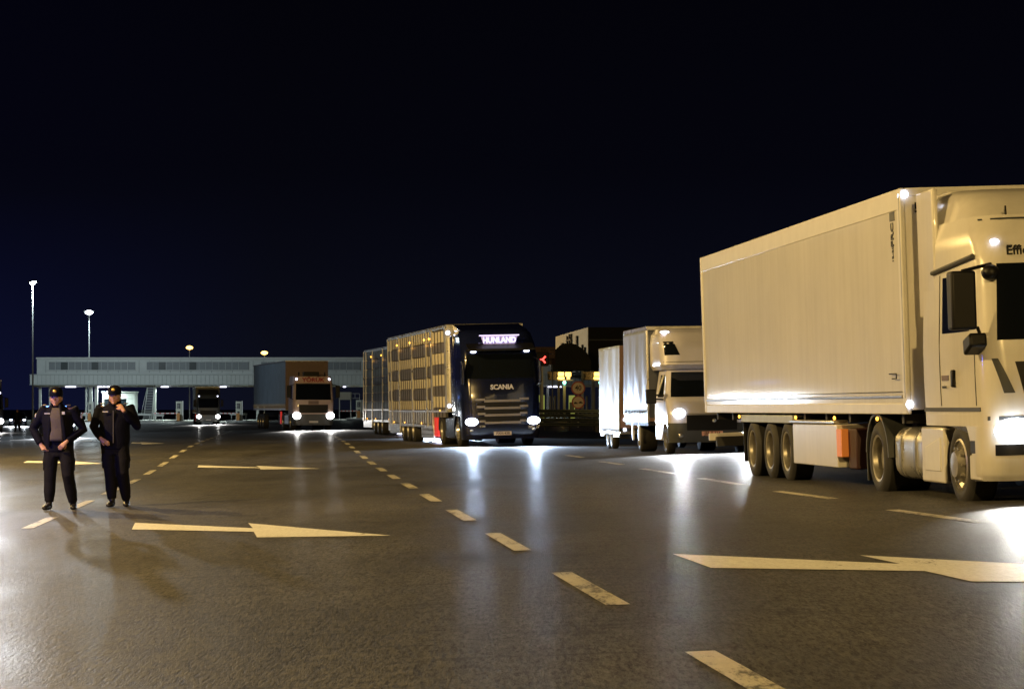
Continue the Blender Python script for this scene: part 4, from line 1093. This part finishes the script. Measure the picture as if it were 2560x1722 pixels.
    for s_ in 'LR':
        h0, k0, a0 = V['hip'+s_], V['kn'+s_], V['an'+s_]; k = -1 if s_ == 'L' else 1
        tr.limb([(h0, .112, .118), (h0.lerp(k0, .35), .112, .115), (h0.lerp(k0, .55) + Vector((k*.012, 0, 0)), .112, .11), (h0.lerp(k0, .75), .096, .10), (k0, .090, .094), (k0.lerp(a0, .3) + Vector((0, .008, 0)), .086, .094), (k0.lerp(a0, .6), .084, .09), (k0.lerp(a0, .85), .068, .08), (a0 + Vector((0, 0, .03)), .068, .082)], 14)
    tw = fused(tr, 'trousers', trouser_m, root, .013, 4)
    for s_ in 'LR':
        h0, k0 = V['hip'+s_], V['kn'+s_]; k = -1 if s_ == 'L' else 1
        c0 = h0.lerp(k0, .62)
        p_ = MB(); p_.box(c0.x + k*.085 - .018, c0.x + k*.085 + .018, c0.y - .06, c0.y + .07, c0.z - .09, c0.z + .09); p_.build('cargo_pocket', trouser_m, tw, bevel=.018, seg=3)
        bt = MB(); a0 = V['an'+s_]; tz = a0.z
        bt.limb([(a0 + Vector((0, 0, .07)), .05, .06), (a0, .048, .058), ((a0.x, a0.y - .0, .05), .05, .07)], 12)
        d_ = J.get('toe'+s_, 0)
        bt.limb([((a0.x, a0.y + .07, .045), .036, .042), ((a0.x + d_*.3, a0.y, .05), .045, .05), ((a0.x + d_*.7, a0.y - .10, .043), .050, .042), ((a0.x + d_, a0.y - .19, .034), .040, .03), ((a0.x + d_, a0.y - .215, .03), .02, .018)], 12)
        fused(bt, 'boot', boot_m, root, .009, 2)
    bl = MB(); bl.limb([((hip.x, 0, hip.z + .075), .182, .14), ((hip.x, 0, hip.z + .115), .18, .138)], 24); bl.build('belt', boot_m, root)
    if cap:
        cp = MB(); c0 = hd + Vector((0, .01, .035))
        cp.loft([[(c0.x + rx*math.cos(2*math.pi*i/20), c0.y + rx*1.18*math.sin(2*math.pi*i/20), c0.z + z) for i in range(20)] for z, rx in ((-.012, .096), (.03, .099), (.07, .094), (.10, .078), (.12, .05), (.128, .01))])
        co = cp.build('cap', jacket_m, root)
        br = MB(); pts = [(c0.x + .090*math.cos(R(t_)), c0.y - .065 + .125*math.sin(R(t_))) for t_ in range(180, 361, 15)]
        br.prism(pts, 'z', c0.z - .008, c0.z + .006); br.build('brim', jacket_m, co)
        if badge:
            bd = MB(); bd.ell((c0.x, c0.y - .120, c0.z + .06), .028, .012, .024, 10, 6); bd.build('badge', gold, co)
    return root
A = dict(hipL=(-.105, 0, .90), knL=(-.125, -.03, .50), anL=(-.135, -.05, .09), hipR=(.095, 0, .90), knR=(.14, -.07, .50), anR=(.19, .07, .09), toeL=-.03, toeR=.03,
         shL=(-.20, 0, 1.435), elL=(-.385, .05, 1.16), wrL=(-.245, -.07, .93), tipL=(-.17, -.12, .84), pnL=(1, 0, 0), shR=(.20, 0, 1.435), elR=(.335, .06, 1.15), wrR=(.13, -.17, .975), tipR=(.06, -.20, .90), pnR=(-.3, 1, 0), curlR=.6,
         neck=(-.03, 0, 1.50), head=(-.04, -.03, 1.625))
person('policeman in an open black jacket over a brown sweater, hands at his pockets', 148, 33.9, A, True)
Bp = dict(hipL=(-.09, 0, .90), knL=(-.06, -.03, .50), anL=(-.03, -.06, .09), hipR=(.10, 0, .90), knR=(.125, -.06, .50), anR=(.155, .09, .09), toeL=-.02, toeR=.02,
          shL=(-.20, 0, 1.435), elL=(-.315, .04, 1.16), wrL=(-.165, -.18, .99), tipL=(-.08, -.22, .93), pnL=(.2, 1, 0), curlL=.6, shR=(.21, 0, 1.435), elR=(.335, -.05, 1.17), wrR=(.155, -.20, 1.405), tipR=(.075, -.165, 1.50), pnR=(-.5, .6, .1), curlR=.75,
          neck=(.0, 0, 1.50), head=(.0, -.03, 1.625))
person('policeman in a zipped black jacket raising one hand to his mouth', 287, 34.3, Bp, False)
Cp = dict(A); Cp['wrL'] = (-.25, -.05, .92); Cp['tipL'] = (-.26, -.06, .82); Cp['wrR'] = (.25, -.05, .92); Cp['tipR'] = (.26, -.06, .82); Cp['elL'] = (-.28, .03, 1.16); Cp['elR'] = (.28, .03, 1.16); Cp['neck'] = (0, 0, 1.5); Cp['head'] = (0, -.03, 1.625); Cp['hipL'] = (-.1, 0, .9)
person('far man standing dark against the headlights of a car', 43.5, 184, Cp, False, small=True, cap=False, badge=False)

# ------------------------------------------------------------------ 5. canopy of the border post
YC = 340.0
def PXC(px): return xat(px, YC)
def PZC(py): return zat(py, YC)
GB = gz(-60, YC)
def canopy():
    root = thing('canopy_building', 'long grey toll canopy with ribbed fascia and windowed upper storey', 'building', (PXC(500), YC, 0))
    ox, oy = root.location.x, root.location.y
    def X(px): return PXC(px) - ox
    xl, xr = X(75), X(1640)
    z0, z1, z2 = PZC(962), PZC(936.5), PZC(896.5)
    mb = MB(); mb.box(xl, xr, 0, 14, z0, z1)
    f = mb.build('fascia', cladding, root)
    mb = MB(); x = xl + .4
    while x < xr: mb.box(x, x + .09, -.03, .01, z0 + .04, z1 - .02); x += .62
    mb.box(xl - .05, xr, -.06, .0, z1 - .05, z1 + .06); mb.box(xl - .05, xr, -.06, .0, z0 - .02, z0 + .10)
    mb.build('rib', mat('rib_grey', (.30, .34, .34), .55), f)
    mb = MB(); mb.box(X(88), xr, 1.2, 12, z1, z2); up = mb.build('upper_storey', cladding, root)
    mb = MB(); mb.box(X(88) - .1, xr, 1.05, 12.1, z2 - .02, z2 + .22); mb.build('parapet', mat('parapet_grey', (.5, .53, .52), .6), up)
    mb = MB()
    for px in range(110, 930, 26): mb.box(X(px), X(px) + .06, 1.17, 1.2, z1 + .3, z2 - .25)
    mb.build('panel_joint', cladding_dark, up)
    for a, b in ((117.6, 335), (363, 620), (650, 900)):
        m_ = MB(); m_.box(X(a), X(b), 1.10, 1.25, PZC(925), PZC(903.5)); w_ = m_.build('window_strip', cladding_dark, root)
        m_ = MB(); xx = X(a)
        k = 0
        while xx < X(b) - .6:
            m_.box(xx, xx + .05, 1.06, 1.10, PZC(925), PZC(903.5)); xx += .95; k += 1
        m_.box(X(a), X(b), 1.06, 1.10, PZC(925) - .05, PZC(925) + .05); m_.box(X(a), X(b), 1.06, 1.10, PZC(903.5) - .05, PZC(903.5) + .05)
        m_.build('window_frame', cladding, w_)
        for c_ in (a + 31, a + 108):
            m_ = MB(); m_.box(X(c_), X(c_ + 17), 1.05, 1.10, PZC(924), PZC(904.5)); m_.build('pane', mat('dim_pane', (.07, .085, .09), .2), w_)
    # columns
    for px, w_ in ((93, .34), (118, .3), (131, .2), (209, .22), (221, .34), (234, .42), (381, .36), (640, .36), (935, .36), (1100, .36), (1370, .36), (1560, .36)):
        g_ = gz(PXC(px), YC)
        m_ = MB(); m_.box(X(px) - w_/2, X(px) + w_/2, 2, 2 + w_, g_, z0 - .01); m_.build('column', galv, root)
    # soffit beam
    mb = MB(); mb.box(X(80), xr, 1.5, 2.2, z0 - .28, z0 - .02); mb.build('soffit_beam', galv, root)
    # lights under the roof: tubes aligned with the lanes
    k = 0
    for pa, pb in ((162, 188), (242, 253), (255, 262), (265, 275), (277, 283), (401, 420), (549, 565), (857, 864), (1370, 1404)):
        m_ = MB(); m_.box(X(pa), X(pb), .4, .65, z0 - .34, z0 - .22); t_ = m_.build('tube_light', tube_glow, root, bevel=.03)
        if pa not in (242, 265, 277):
            lamp('tube_lamp', 'AREA', ((X(pa) + X(pb))/2, 3.4, z0 - .45), 1500, (.85, 1.0, .92), root, .1, aim=((X(pa) + X(pb))/2, 3.4, 0))
    return root
canopy()
for l_ in [o for o in COL.objects if o.name.startswith('tube_lamp')]:
    l_.data.shape = 'RECTANGLE'; l_.data.size = 1.6; l_.data.size_y = .3
# kerbed islands under the canopy
def island(pxa, pxb, lab):
    xa, xb = PXC(pxa), PXC(pxb); g_ = gz((xa + xb)/2, YC)
    mb = MB(); mb.box(xa, xb, YC - 12, YC + 14, g_ - .3, g_ + .18); o = mb.build('pavement', concrete, None, bevel=.05)
    tag(o, lab, kind='structure')
island(60, 115, 'kerbed island at the left end of the canopy'); island(205, 245, 'kerbed island behind the policemen')
island(330, 412, 'kerbed island with the stairs'); island(440, 470, 'kerbed island by the far grey lorry'); island(590, 640, 'kerbed island left of the red nosed lorry'); island(880, 960, 'kerbed island right of the red nosed lorry')
cab_m = mat('cabinet_pale', (.55, .58, .50), .5, var=.15, vscale=3)
# lane cabinets with their barrier arms
def cabinet(px, py0, py1, w_px, arm_to, lab, armlab):
    Y = 330.; x = xat(px, Y); g_ = gz(x, Y) + .1; w = w_px*Y/F
    root = thing('lane_cabinet', lab, 'cabinet', (x, Y, g_), 0, 0, 'pale cabinets on the lane islands'); h = zat(py0, Y) - g_
    mb = MB(); mb.box(-w/2, w/2, 0, .6, 0, h); mb.build('housing', cab_m, root, bevel=.03)
    mb = MB(); mb.box(-w*.3, w*.3, -.03, 0, h*.62, h*.9); mb.box(-w*.22, w*.22, -.03, 0, h*.30, h*.5); s_ = mb.build('front_panel', grey_plastic, root)
    for z in (.66, .74, .82): m_ = MB(); m_.box(-w*.22, w*.1, -.045, -.03, h*z, h*z + .05); m_.build('indicator', silver_tape, s_)
    mb = MB(); mb.box(w/2 + .05, w/2 + .22, .1, .25, 0, h*1.02); mb.build('guard_post', mat('post_pale', (.6, .62, .6), .5), root)
    if arm_to:
        xe = xat(arm_to, Y)
        r2 = thing('barrier_arm', armlab, 'barrier', (x, Y - .5, g_), 0, 0, 'lowered barrier arms'); L_ = xe - x
        mb = MB(); mb.box(*sorted((0, L_)), -.05, .05, 1.0, 1.14); ar = mb.build('arm', mat('arm_white', (.75, .75, .75), .4), r2)
        mb = MB(); n_ = 5
        for i in range(n_):
            a_ = L_*(i + .5)/n_; mb.box(*sorted((a_, a_ + L_*.06)), -.055, .055, .995, 1.145)
        mb.build('red_band', mat('band_red', (.55, .05, .04), .4), ar)
        mb = MB(); mb.box(-.22, .22, -.15, .15, 0, 1.1); mb.build('motor_post', mat('motor_orange', (.5, .22, .06), .5), r2, bevel=.03)
cabinet(225, 1005, 1045, 9, 175, 'pale lane cabinet between the two policemen', 'lowered barrier arm between the two policemen')
cabinet(447, 1003, 1044, 14, 385, 'pale lane cabinet touching the side of the grey lorry', 'lowered barrier arm between the staircase and the grey lorry')
cabinet(596, 1003, 1041, 13, 546, 'pale lane cabinet between the grey lorry and the red nosed lorry', 'lowered barrier arm between the grey lorry and the red nosed one')
cabinet(897, 1000, 1042, 14, 852, 'pale lane cabinet beside the livestock lorry', 'lowered barrier arm between the red nosed lorry and the livestock lorries')
# control booth behind the right policeman
def booth():
    Y = 345.; xa, xb = xat(256, Y), xat(336, Y); g_ = gz(xa, Y) + .1
    root = thing('control_booth', 'pale control booth under the canopy beside the steel staircase', 'booth', ((xa + xb)/2, Y, g_)); w = (xb - xa)/2
    z1 = zat(981, Y) - g_
    mb = MB(); mb.box(-w, w, 0, 3, z1 - .9, z1); mb.box(w*.5, w, 0.05, 3, 0, z1 - .9); mb.box(-w, -w + .2, 0.05, 3, 0, z1 - .9)
    mb.build('wall', mat('booth_wall', (.30, .33, .32), .6, var=.2), root)
    mb = MB(); mb.box(-w + .25, w*.48, .2, .3, .8, z1 - .92); mb.build('window', glass, root)
    mb = MB(); mb.box(-w + .22, w*.5, .06, 2.9, 0, .8); mb.build('lower_wall', cladding, root)
    mb = MB(); mb.box(-w - .15, w + .15, -.3, 3.2, z1, z1 + .14); mb.build('roof', cladding, root)
    return root
booth()
def stairs():
    Y = 338.; xa, xb = xat(359, Y), xat(379, Y); g_ = gz(xa, Y) + .15; zt = PZC(961)
    root = thing('staircase', 'steel staircase with handrails rising from the island into the canopy', 'staircase', ((xa + xb)/2, Y, g_)); w = (xb - xa)/2; H = zt - g_
    n_ = 22
    mb = MB()
    for i in range(n_): mb.box(-w, w, i*.16, i*.16 + .24, H*(i + 1)/n_ - .05, H*(i + 1)/n_)
    mb.build('treads', galv, root)
    for s_ in (-1, 1):
        m_ = MB(); m_.cyl((s_*w, -.1, .1), (s_*w*.8, n_*.16, H), .06, n=6); m_.cyl((s_*(w + .3), -.1, .95), (s_*w*.9, n_*.16, H), .035, n=6)
        m_.build('handrail', galv, root)
    return root
stairs()
# guard rails at the islands
def rail(pxa, pxb, py, Y, lab):
    xa, xb = xat(pxa, Y), xat(pxb, Y); g_ = gz((xa + xb)/2, Y); z = zat(py, Y) - g_
    root = thing('guard_rail', lab, 'guard rail', ((xa + xb)/2, Y, g_), 0, 0, 'guard rails at the lane islands'); w = (xb - xa)/2
    mb = MB(); mb.box(-w, w, -.05, .03, z - .3, z); mb.box(-w, w, -.08, .0, z - .08, z - .02); mb.build('beam', galv, root, bevel=.02)
    for i in range(max(2, int(w) + 1)):
        x = -w + .2 + (2*w - .4)*i/max(1, int(w)); m_ = MB(); m_.box(x - .05, x + .05, .03, .12, 0, z - .05); m_.build('post', galv, root)
rail(335, 378, 1033, 331, 'guard rail at the foot of the staircase'); rail(384, 410, 1035, 332, 'short guard rail between the staircase and the grey lorry'); rail(575, 618, 1032, 331, 'guard rail under the canopy beside the red nosed lorry'); rail(190, 248, 1034, 332, 'guard rail seen between the policemen')

# ------------------------------------------------------------------ 6. masts and lamps
def mast(px, py, Y, lab, power, col, glowm, head_w=.9, aim=None, size=.5, h_glow=.35, pole_r=.12, kind='SPOT', cone=150):
    x = xat(px, Y); g_ = gz(x, Y); h = zat(py, Y) - g_
    root = thing('lamp_mast', lab, 'street lamp', (x, Y, g_), 0)
    mb = MB(); mb.cyl((0, 0, 0), (0, 0, h - .2), pole_r, pole_r*.5, 12); mb.cyl((0, 0, 0), (0, 0, .4), pole_r*1.8, n=12); mb.build('pole', galv, root)
    mb = MB(); mb.box(-head_w/2, head_w/2, -.25, .35, h - .02, h + .16); mb.build('lamp_head', galv, root, bevel=.04)
    mb = MB(); mb.ell((0, -.1, h - .12), h_glow, h_glow*.8, h_glow*.55); mb.build('lamp_glass', glowm, root)
    a_ = aim or (0, -25, 0)
    if power: lamp('lamp_light', kind, (0, -.45, h - .5), power, col, root, size, aim=a_ if kind == 'SPOT' else None, cone=cone, blend=.5)
    return root
COOL = (.80, .95, 1.0); SOD = (1.0, .66, .28)
mast(82, 706, 300, 'tallest lamp mast with a white floodlight, standing clear of the canopy', 30000, COOL, mast_glow, 1.1, aim=(25, 40, 0), h_glow=.32, pole_r=.13)
mast(223, 779, 362, 'white lamp mast glaring over the canopy roof', 22000, COOL, mast_glow, 1.6, aim=(0, -20, 0), h_glow=.62, pole_r=.13)
mast(474, 867, 372, 'taller sodium street lamp above the canopy with two orange heads', 60000, SOD, sodium_glow, .9, h_glow=.55, aim=(55, -45, 6), cone=40)
mast(661, 880, 372, 'lower sodium street lamp above the canopy roof near the red nosed lorry', 40000, SOD, sodium_glow, .8, h_glow=.55, aim=(44, -45, 6), cone=40)
# sodium lamps of the yard: they stand beside and behind the camera and light the foreground
for (x, y, h, p_, lab) in ((-17, 27, 12, 22000, 'sodium yard lamp post level with the two policemen'), (-20, 62, 12, 26000, 'sodium yard lamp post level with the livestock lorry'), (3, -14, 13, 34000, 'sodium yard lamp post in front of the large painted arrows')):
    root = thing('lamp_mast', lab, 'street lamp', (x, y, gz(x, y)), 0)
    mb = MB(); mb.cyl((0, 0, 0), (0, 0, h), .1, .06); mb.build('pole', galv, root)
    mb = MB(); mb.box(-.3, .3, -.2, .5, h, h + .14); mb.build('lamp_head', galv, root, bevel=.03)
    mb = MB(); mb.ell((0, .15, h - .02), .22, .25, .08); mb.build('lamp_glass', sodium_glow, root)
    lamp('lamp_light', 'POINT', (0, .15, h - .35), p_, (1.0, .66, .22), root, .18)
# white mast further left whose reflection lies on the wet-looking asphalt
xx = xat(-70, 150.); root = thing('lamp_mast', 'white floodlight mast whose light gleams on the near asphalt', 'street lamp', (xx, 150, gz(xx, 150)))
mb = MB(); mb.cyl((0, 0, 0), (0, 0, 12.6), .12, .06); mb.build('pole', galv, root)
mb = MB(); mb.ell((0, -.1, 12.7), .4, .3, .15); mb.build('lamp_glass', mast_glow, root)
lamp('lamp_light', 'SPOT', (.3, -.2, 12.4), 2600, (.70, .86, 1.0), root, .4, aim=(22, -15, 0), cone=110, blend=1)  # added cool floodlight that brightens the far lorry sides
lamp('lamp_light', 'SPOT', (0, -.5, 12.4), 36000, (.90, .94, 1.0), root, .4, aim=(28.6, -132, 0), cone=6, blend=1)

# ------------------------------------------------------------------ 7. right background: second canopy block, signals, signs, barrier
def gate():
    # side wall runs from (px 1471, 300 m) back to (px 1390, 340 m)
    xr, yr, xl, yl = xat(1471, 300.), 300., xat(1390, 339.), 339.
    root = thing('gate_building', 'tall gate block with a yellow-lit side wall and dark front', 'building', (xr, yr, 0))
    z0, z1 = zat(926, 300.), zat(818, 300.)
    dx, dy = xl - xr, yl - yr
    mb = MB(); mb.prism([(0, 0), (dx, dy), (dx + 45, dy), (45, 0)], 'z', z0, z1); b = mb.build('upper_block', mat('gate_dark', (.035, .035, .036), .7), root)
    n_ = Vector((-dy, dx)).normalized()
    if n_.x > 0: n_ = -n_
    mb = MB(); k = .06
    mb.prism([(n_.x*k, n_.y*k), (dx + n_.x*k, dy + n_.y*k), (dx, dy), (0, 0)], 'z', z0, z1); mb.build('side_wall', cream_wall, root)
    mb = MB(); mb.box(0.05, 45, -.08, -.0, zat(851, 300.), zat(848, 300.)); mb.build('ledge', cladding_dark, b)
    mb = MB(); mb.box(.3, 45, 0.1, 10, z0 - .25, z0 - .01); mb.build('soffit', galv, root)
    for i in range(3):
        m_ = MB(); m_.box(.5 + i*14, 1.0 + i*14, 4, 4.5, gz(xr, 300), z0); m_.build('column', galv, root)
    # posts and frames on the lit wall
    d_ = Vector((dx, dy)); L_ = d_.length
    def post(t, w, za, zb):
        p_ = d_*t; q_ = d_*(t + w/L_); kk = .35; mb = MB()
        mb.prism([(p_.x + n_.x*kk, p_.y + n_.y*kk), (q_.x + n_.x*kk, q_.y + n_.y*kk), (q_.x + n_.x*.1, q_.y + n_.y*.1), (p_.x + n_.x*.1, p_.y + n_.y*.1)], 'z', za, zb); mb.build('wall_post', chassis, root)
    H = z1 - z0
    post(.72, 1.6, z0, z0 + H*.78); post(.27, 1.3, z0, z0 + H*.86); post(.50, .3, z0, z0 + H*.95); post(.57, .3, z0, z0 + H*.92); post(.45, .3, z0, z0 + H*.95)
    post(.12, .5, z0, z0 + H*.62); post(.05, .4, z0, z0 + H*.55); post(.86, .3, z0, z0 + H*.55); post(.45, 6, z0 + H*.80, z0 + H*.82)
    return root
gate()
# dark solid built in the shape of the rounded shadow on the lit wall
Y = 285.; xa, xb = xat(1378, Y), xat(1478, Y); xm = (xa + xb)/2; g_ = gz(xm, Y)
root = thing('shadow_solid', 'dark round-topped shelter on the yellow-lit wall, built as a solid', 'shadow', (xm, Y, g_))
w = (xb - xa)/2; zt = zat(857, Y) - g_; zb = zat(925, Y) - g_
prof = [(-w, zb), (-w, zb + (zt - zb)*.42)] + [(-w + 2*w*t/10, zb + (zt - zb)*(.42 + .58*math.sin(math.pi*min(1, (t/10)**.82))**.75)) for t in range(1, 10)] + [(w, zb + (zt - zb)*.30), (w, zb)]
mb = MB(); mb.prism(prof, 'y', 0, 9); mb.build('roof', mat('shadow_dark', (.055, .06, .055), .75, var=.2), root)  # dark body takes the shape of the wall shadow, not a roof
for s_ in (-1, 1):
    m_ = MB(); m_.box(s_*w*.6 - .15, s_*w*.6 + .15, 3, 3.3, 0, zb); m_.build('column', galv, root)  # columns added under the shadow shape
# lane signal gantry: amber panels, text boards, green lamps
def signal(px, lab, second=False):
    Y = 270.; x = xat(px, Y); g_ = gz(x, Y)
    root = thing('lane_signal', lab, 'traffic light', (x, Y, g_), 0, 0, 'lane signals with amber lamps on posts')
    def XX(p): return xat(p, Y) - x
    def ZZ(p): return zat(p, Y) - g_
    mb = MB(); mb.box(-.15, .15, .1, .4, 0, ZZ(951)); mb.build('post', mat('post_green', (.45, .55, .5), .5), root)
    mb = MB(); mb.box(XX(px - 42), XX(px - 15), .1, .2, ZZ(950), ZZ(928)); bd = mb.build('text_board', black_plastic, root)
    for i, s_ in enumerate(('PONTONA', 'IZLAZ', 'STOP', 'TOVOR')):
        text_mb(s_, .28, .004, 0, 1, FRONT, ((XX(px - 42) + XX(px - 15))/2, .09, ZZ(932 + i*5))).build('lettering', mat('dim_letter', (.25, .20, .16), .6), bd)
    mb = MB(); mb.box(XX(px - 22), XX(px + 22), .2, .4, ZZ(951), ZZ(949)); mb.build('cross_arm', galv, root)
    pan = [(px - 16, px - 1, 930, 940), (px - 17, px + 0, 942, 948.5)] + ([] if second else [(px + 2, px + 17, 930, 941), (px + 6, px + 14, 941, 948)])
    for a, b, c_, d_ in pan:
        m_ = MB(); m_.box(XX(a), XX(b), -.02, .1, ZZ(d_), ZZ(c_)); m_.build('amber_panel', amber_sign, root, bevel=.08, seg=3)
    m_ = MB(); m_.ell((XX(px), -.05, ZZ(956.5)), .2, .1, .2); m_.build('green_lamp', green_glow, root)
    lamp('amber_light', 'POINT', (XX(px - 8), -1.2, ZZ(939)), 110, (1, .6, .15), root, .3)
signal(1411, 'amber and green lane signal with four amber panels beside the round speed sign')
signal(1501, 'amber lane signal half hidden by the grey tarpaulin trailer', True)
# red arrow signal
Y = 205.; x = xat(1356, Y); g_ = gz(x, Y)
root = thing('arrow_signal', 'dark signal box with a lit red arrow beside the livestock lorry', 'traffic light', (x, Y, g_))
def ZZ(p): return zat(p, Y) - g_
mb = MB(); mb.box(-.55, .55, 0, .3, ZZ(915), ZZ(880)); mb.build('housing', black_plastic, root, bevel=.05)
mb = MB(); mb.box(-.08, .08, .1, .26, 0, ZZ(915)); mb.build('post', galv, root)
mb = MB(); c_ = (.0, -.03, ZZ(898.5))
for q_ in ((-.20, -.01), (.28, .28), (.26, -.30)): mb.cyl(c_, (q_[0], -.03, c_[2] + q_[1]), .062, n=8)
mb.build('red_arrow', red_glow, root)
# direction boards behind it
Y = 215.; x = xat(1362, Y); g_ = gz(x, Y)
root = thing('direction_sign', 'stacked brown direction boards behind the red arrow signal', 'sign', (x, Y, g_))
for i, (a, b) in enumerate(((867, 884), (885, 911))):
    m_ = MB(); m_.box(-.95, .95, 0, .08, zat(b, Y) - g_, zat(a, Y) - g_); bd = m_.build('board', sign_brown, root, bevel=.02)
    m_ = text_mb('ENG' if i == 0 else '40', .32, .004, .004, 1, FRONT, (-.05 if i == 0 else .45, -.008, zat((a + b)/2, Y) - g_)); m_.build('lettering', black_plastic, bd)
    m_ = MB(); m_.box(.5, .85, -.01, 0, zat((a+b)/2, Y) - g_ - .03, zat((a+b)/2, Y) - g_ + .03); m_.build('stripe', black_plastic, bd)
for s_ in (-.7, .7):
    m_ = MB(); m_.cyl((s_, .14, 0), (s_, .14, zat(868, Y) - g_), .06); m_.build('post', galv, root)
# round road signs
Y = 150.; x = xat(1445.5, Y); g_ = gz(x, Y)
root = thing('road_sign', 'post with round 40 speed limit above a round no overtaking plate', 'sign', (x, Y, g_))
mb = MB(); mb.cyl((0, .06, 0), (0, .06, zat(953, Y) - g_), .04); mb.build('post', galv, root)
sign_red = mat('sign_red', (.35, .05, .035), .5); sign_face = mat('sign_face', (.62, .50, .42), .5)
for i, (py, r_) in enumerate(((970, .445), (1005, .42))):
    zc = zat(py, Y) - g_
    m_ = MB(); m_.cyl((0, .02, zc), (0, 0, zc), r_, n=36); d_ = m_.build('sign_plate' , sign_red, root)
    m_ = MB(); m_.cyl((0, 0, zc), (0, -.008, zc), r_*.80, n=36); m_.build('face', sign_face, d_)
    if i == 0: text_mb('40', .44, .004, .008, .95, FRONT, (0, -.014, zc)).build('numerals', black_plastic, d_)
    else:
        for sx, mm in ((-.16, black_plastic), (.16, black_plastic)):
            m_ = MB(); zc2 = zc - .06 + (.03 if sx > 0 else 0)
            m_.prism([(sx - .13, zc2 - .05), (sx + .13, zc2 - .05), (sx + .13, zc2 + .01), (sx + .07, zc2 + .02), (sx + .04, zc2 + .075), (sx - .06, zc2 + .075), (sx - .09, zc2 + .02), (sx - .13, zc2 + .01)], 'y', -.014, -.006)
            m_.build('car_symbol', mm, d_)
# crash barrier
Y = 128.; xa, xb = xat(1290, Y), xat(1640, Y); g_ = gz((xa + xb)/2, Y)
root = thing('crash_barrier', 'dark triple-beam crash barrier behind the van and the livestock lorry', 'barrier', ((xa + xb)/2, Y, g_)); w = (xb - xa)/2
for z in (.96, .72, .48, .24):
    m_ = MB(); m_.prism([(0, z), (-.05, z + .04), (-.05, z + .08), (0, z + .11), (-.05, z + .14), (-.05, z + .18), (.02, z + .2), (.02, z)], 'x', -w, w); m_.build('beam', mat('barrier_steel', (.10, .12, .12), .5, metal=.4), root)
x = -w + .2
while x < w:
    m_ = MB(); m_.box(x, x + .1, .03, .15, 0, 1.14); m_.build('post', chassis, root); x += 1.33
# yellow booths and posts beyond the barrier
def ybooth(px, pw, y0, y1, Y, lab):
    x = xat(px, Y); g_ = gz(x, Y); w = pw*Y/F/2
    root = thing('yellow_booth', lab, 'booth', (x, Y, g_)); h = zat(y0, Y) - g_
    mb = MB(); mb.box(-w, w, 0, 1.0, 0, h); mb.build('housing', yellow_paint_glow, root, bevel=.03)
    mb = MB(); mb.box(-w*.85, w*.72, -.03, 0, h*.30, h*.72); mb.build('panel', mat('booth_grey', (.45, .55, .48), .5), root)
ybooth(1350, 23, 987.5, 1023, 250., 'yellow booth beside the livestock lorry'); ybooth(1430, 15, 988, 1023, 250., 'yellow booth behind the round no overtaking sign')
for i, (px, y0, w_, m_, lab) in enumerate(((1344, 965, .12, 'p', 'taller thinner pale post over the yellow booth'), (1352.5, 962, .14, 'p', 'tall pale post above the yellow booth'), (1375.5, 990, .1, 'g', 'grey bollard standing next to the yellow booth'), (1387, 990, .14, 'g', 'grey bollard nearest the lane signal'), (1398, 999, .08, 'p', 'thin pale post close to the lane signal'), (1467, 990, .12, 'g', 'grey bollard next to the round signs'), (1484, 990, .1, 'g', 'grey bollard beside the tarpaulin trailer'), (1499, 992, .16, 'p', 'pale post at the edge of the tarpaulin trailer'))):
    Y = 245.; x = xat(px, Y); g_ = gz(x, Y); h = zat(y0, Y) - g_
    mb = MB(); mb.cyl((0, 0, 0), (0, 0, h), w_, w_*.9, 10); mb.cyl((0, 0, h), (0, 0, h + .03), w_*.9, w_*.5, 10)
    o = mb.build('bollard', mat('post_pale', (.6, .62, .6), .5) if m_ == 'p' else galv); o.location = (x, Y, g_)
    tag(o, lab, 'post', 'posts beyond the crash barrier')
# stacked timber and scaffold seen right of the red nosed lorry
Y = 335.; x = xat(862, Y); g_ = gz(x, Y)
root = thing('site_hut', 'pale raised hut beside the red nosed lorry', 'hut', (x, Y, g_))
mb = MB(); mb.box(-.85, .85, 0, 2, zat(999, Y) - g_, zat(980, Y) - g_); mb.build('wall', mat('hut_wall', (.30, .28, .22), .7), root)
for s_ in (-.8, .8): m_ = MB(); m_.box(s_ - .06, s_ + .06, .5, .7, 0, zat(999, Y) - g_); m_.build('leg', galv, root)
mb = MB(); mb.box(.85, 2.1, .3, .36, zat(984, Y) - g_, zat(983, Y) - g_); mb.box(.85, 2.1, .3, .36, zat(996, Y) - g_, zat(995, Y) - g_); mb.box(1.4, 1.45, .3, .36, zat(996, Y) - g_, zat(983, Y) - g_); mb.box(2.05, 2.1, .3, .36, 0, zat(983, Y) - g_); mb.build('railing', galv, root)
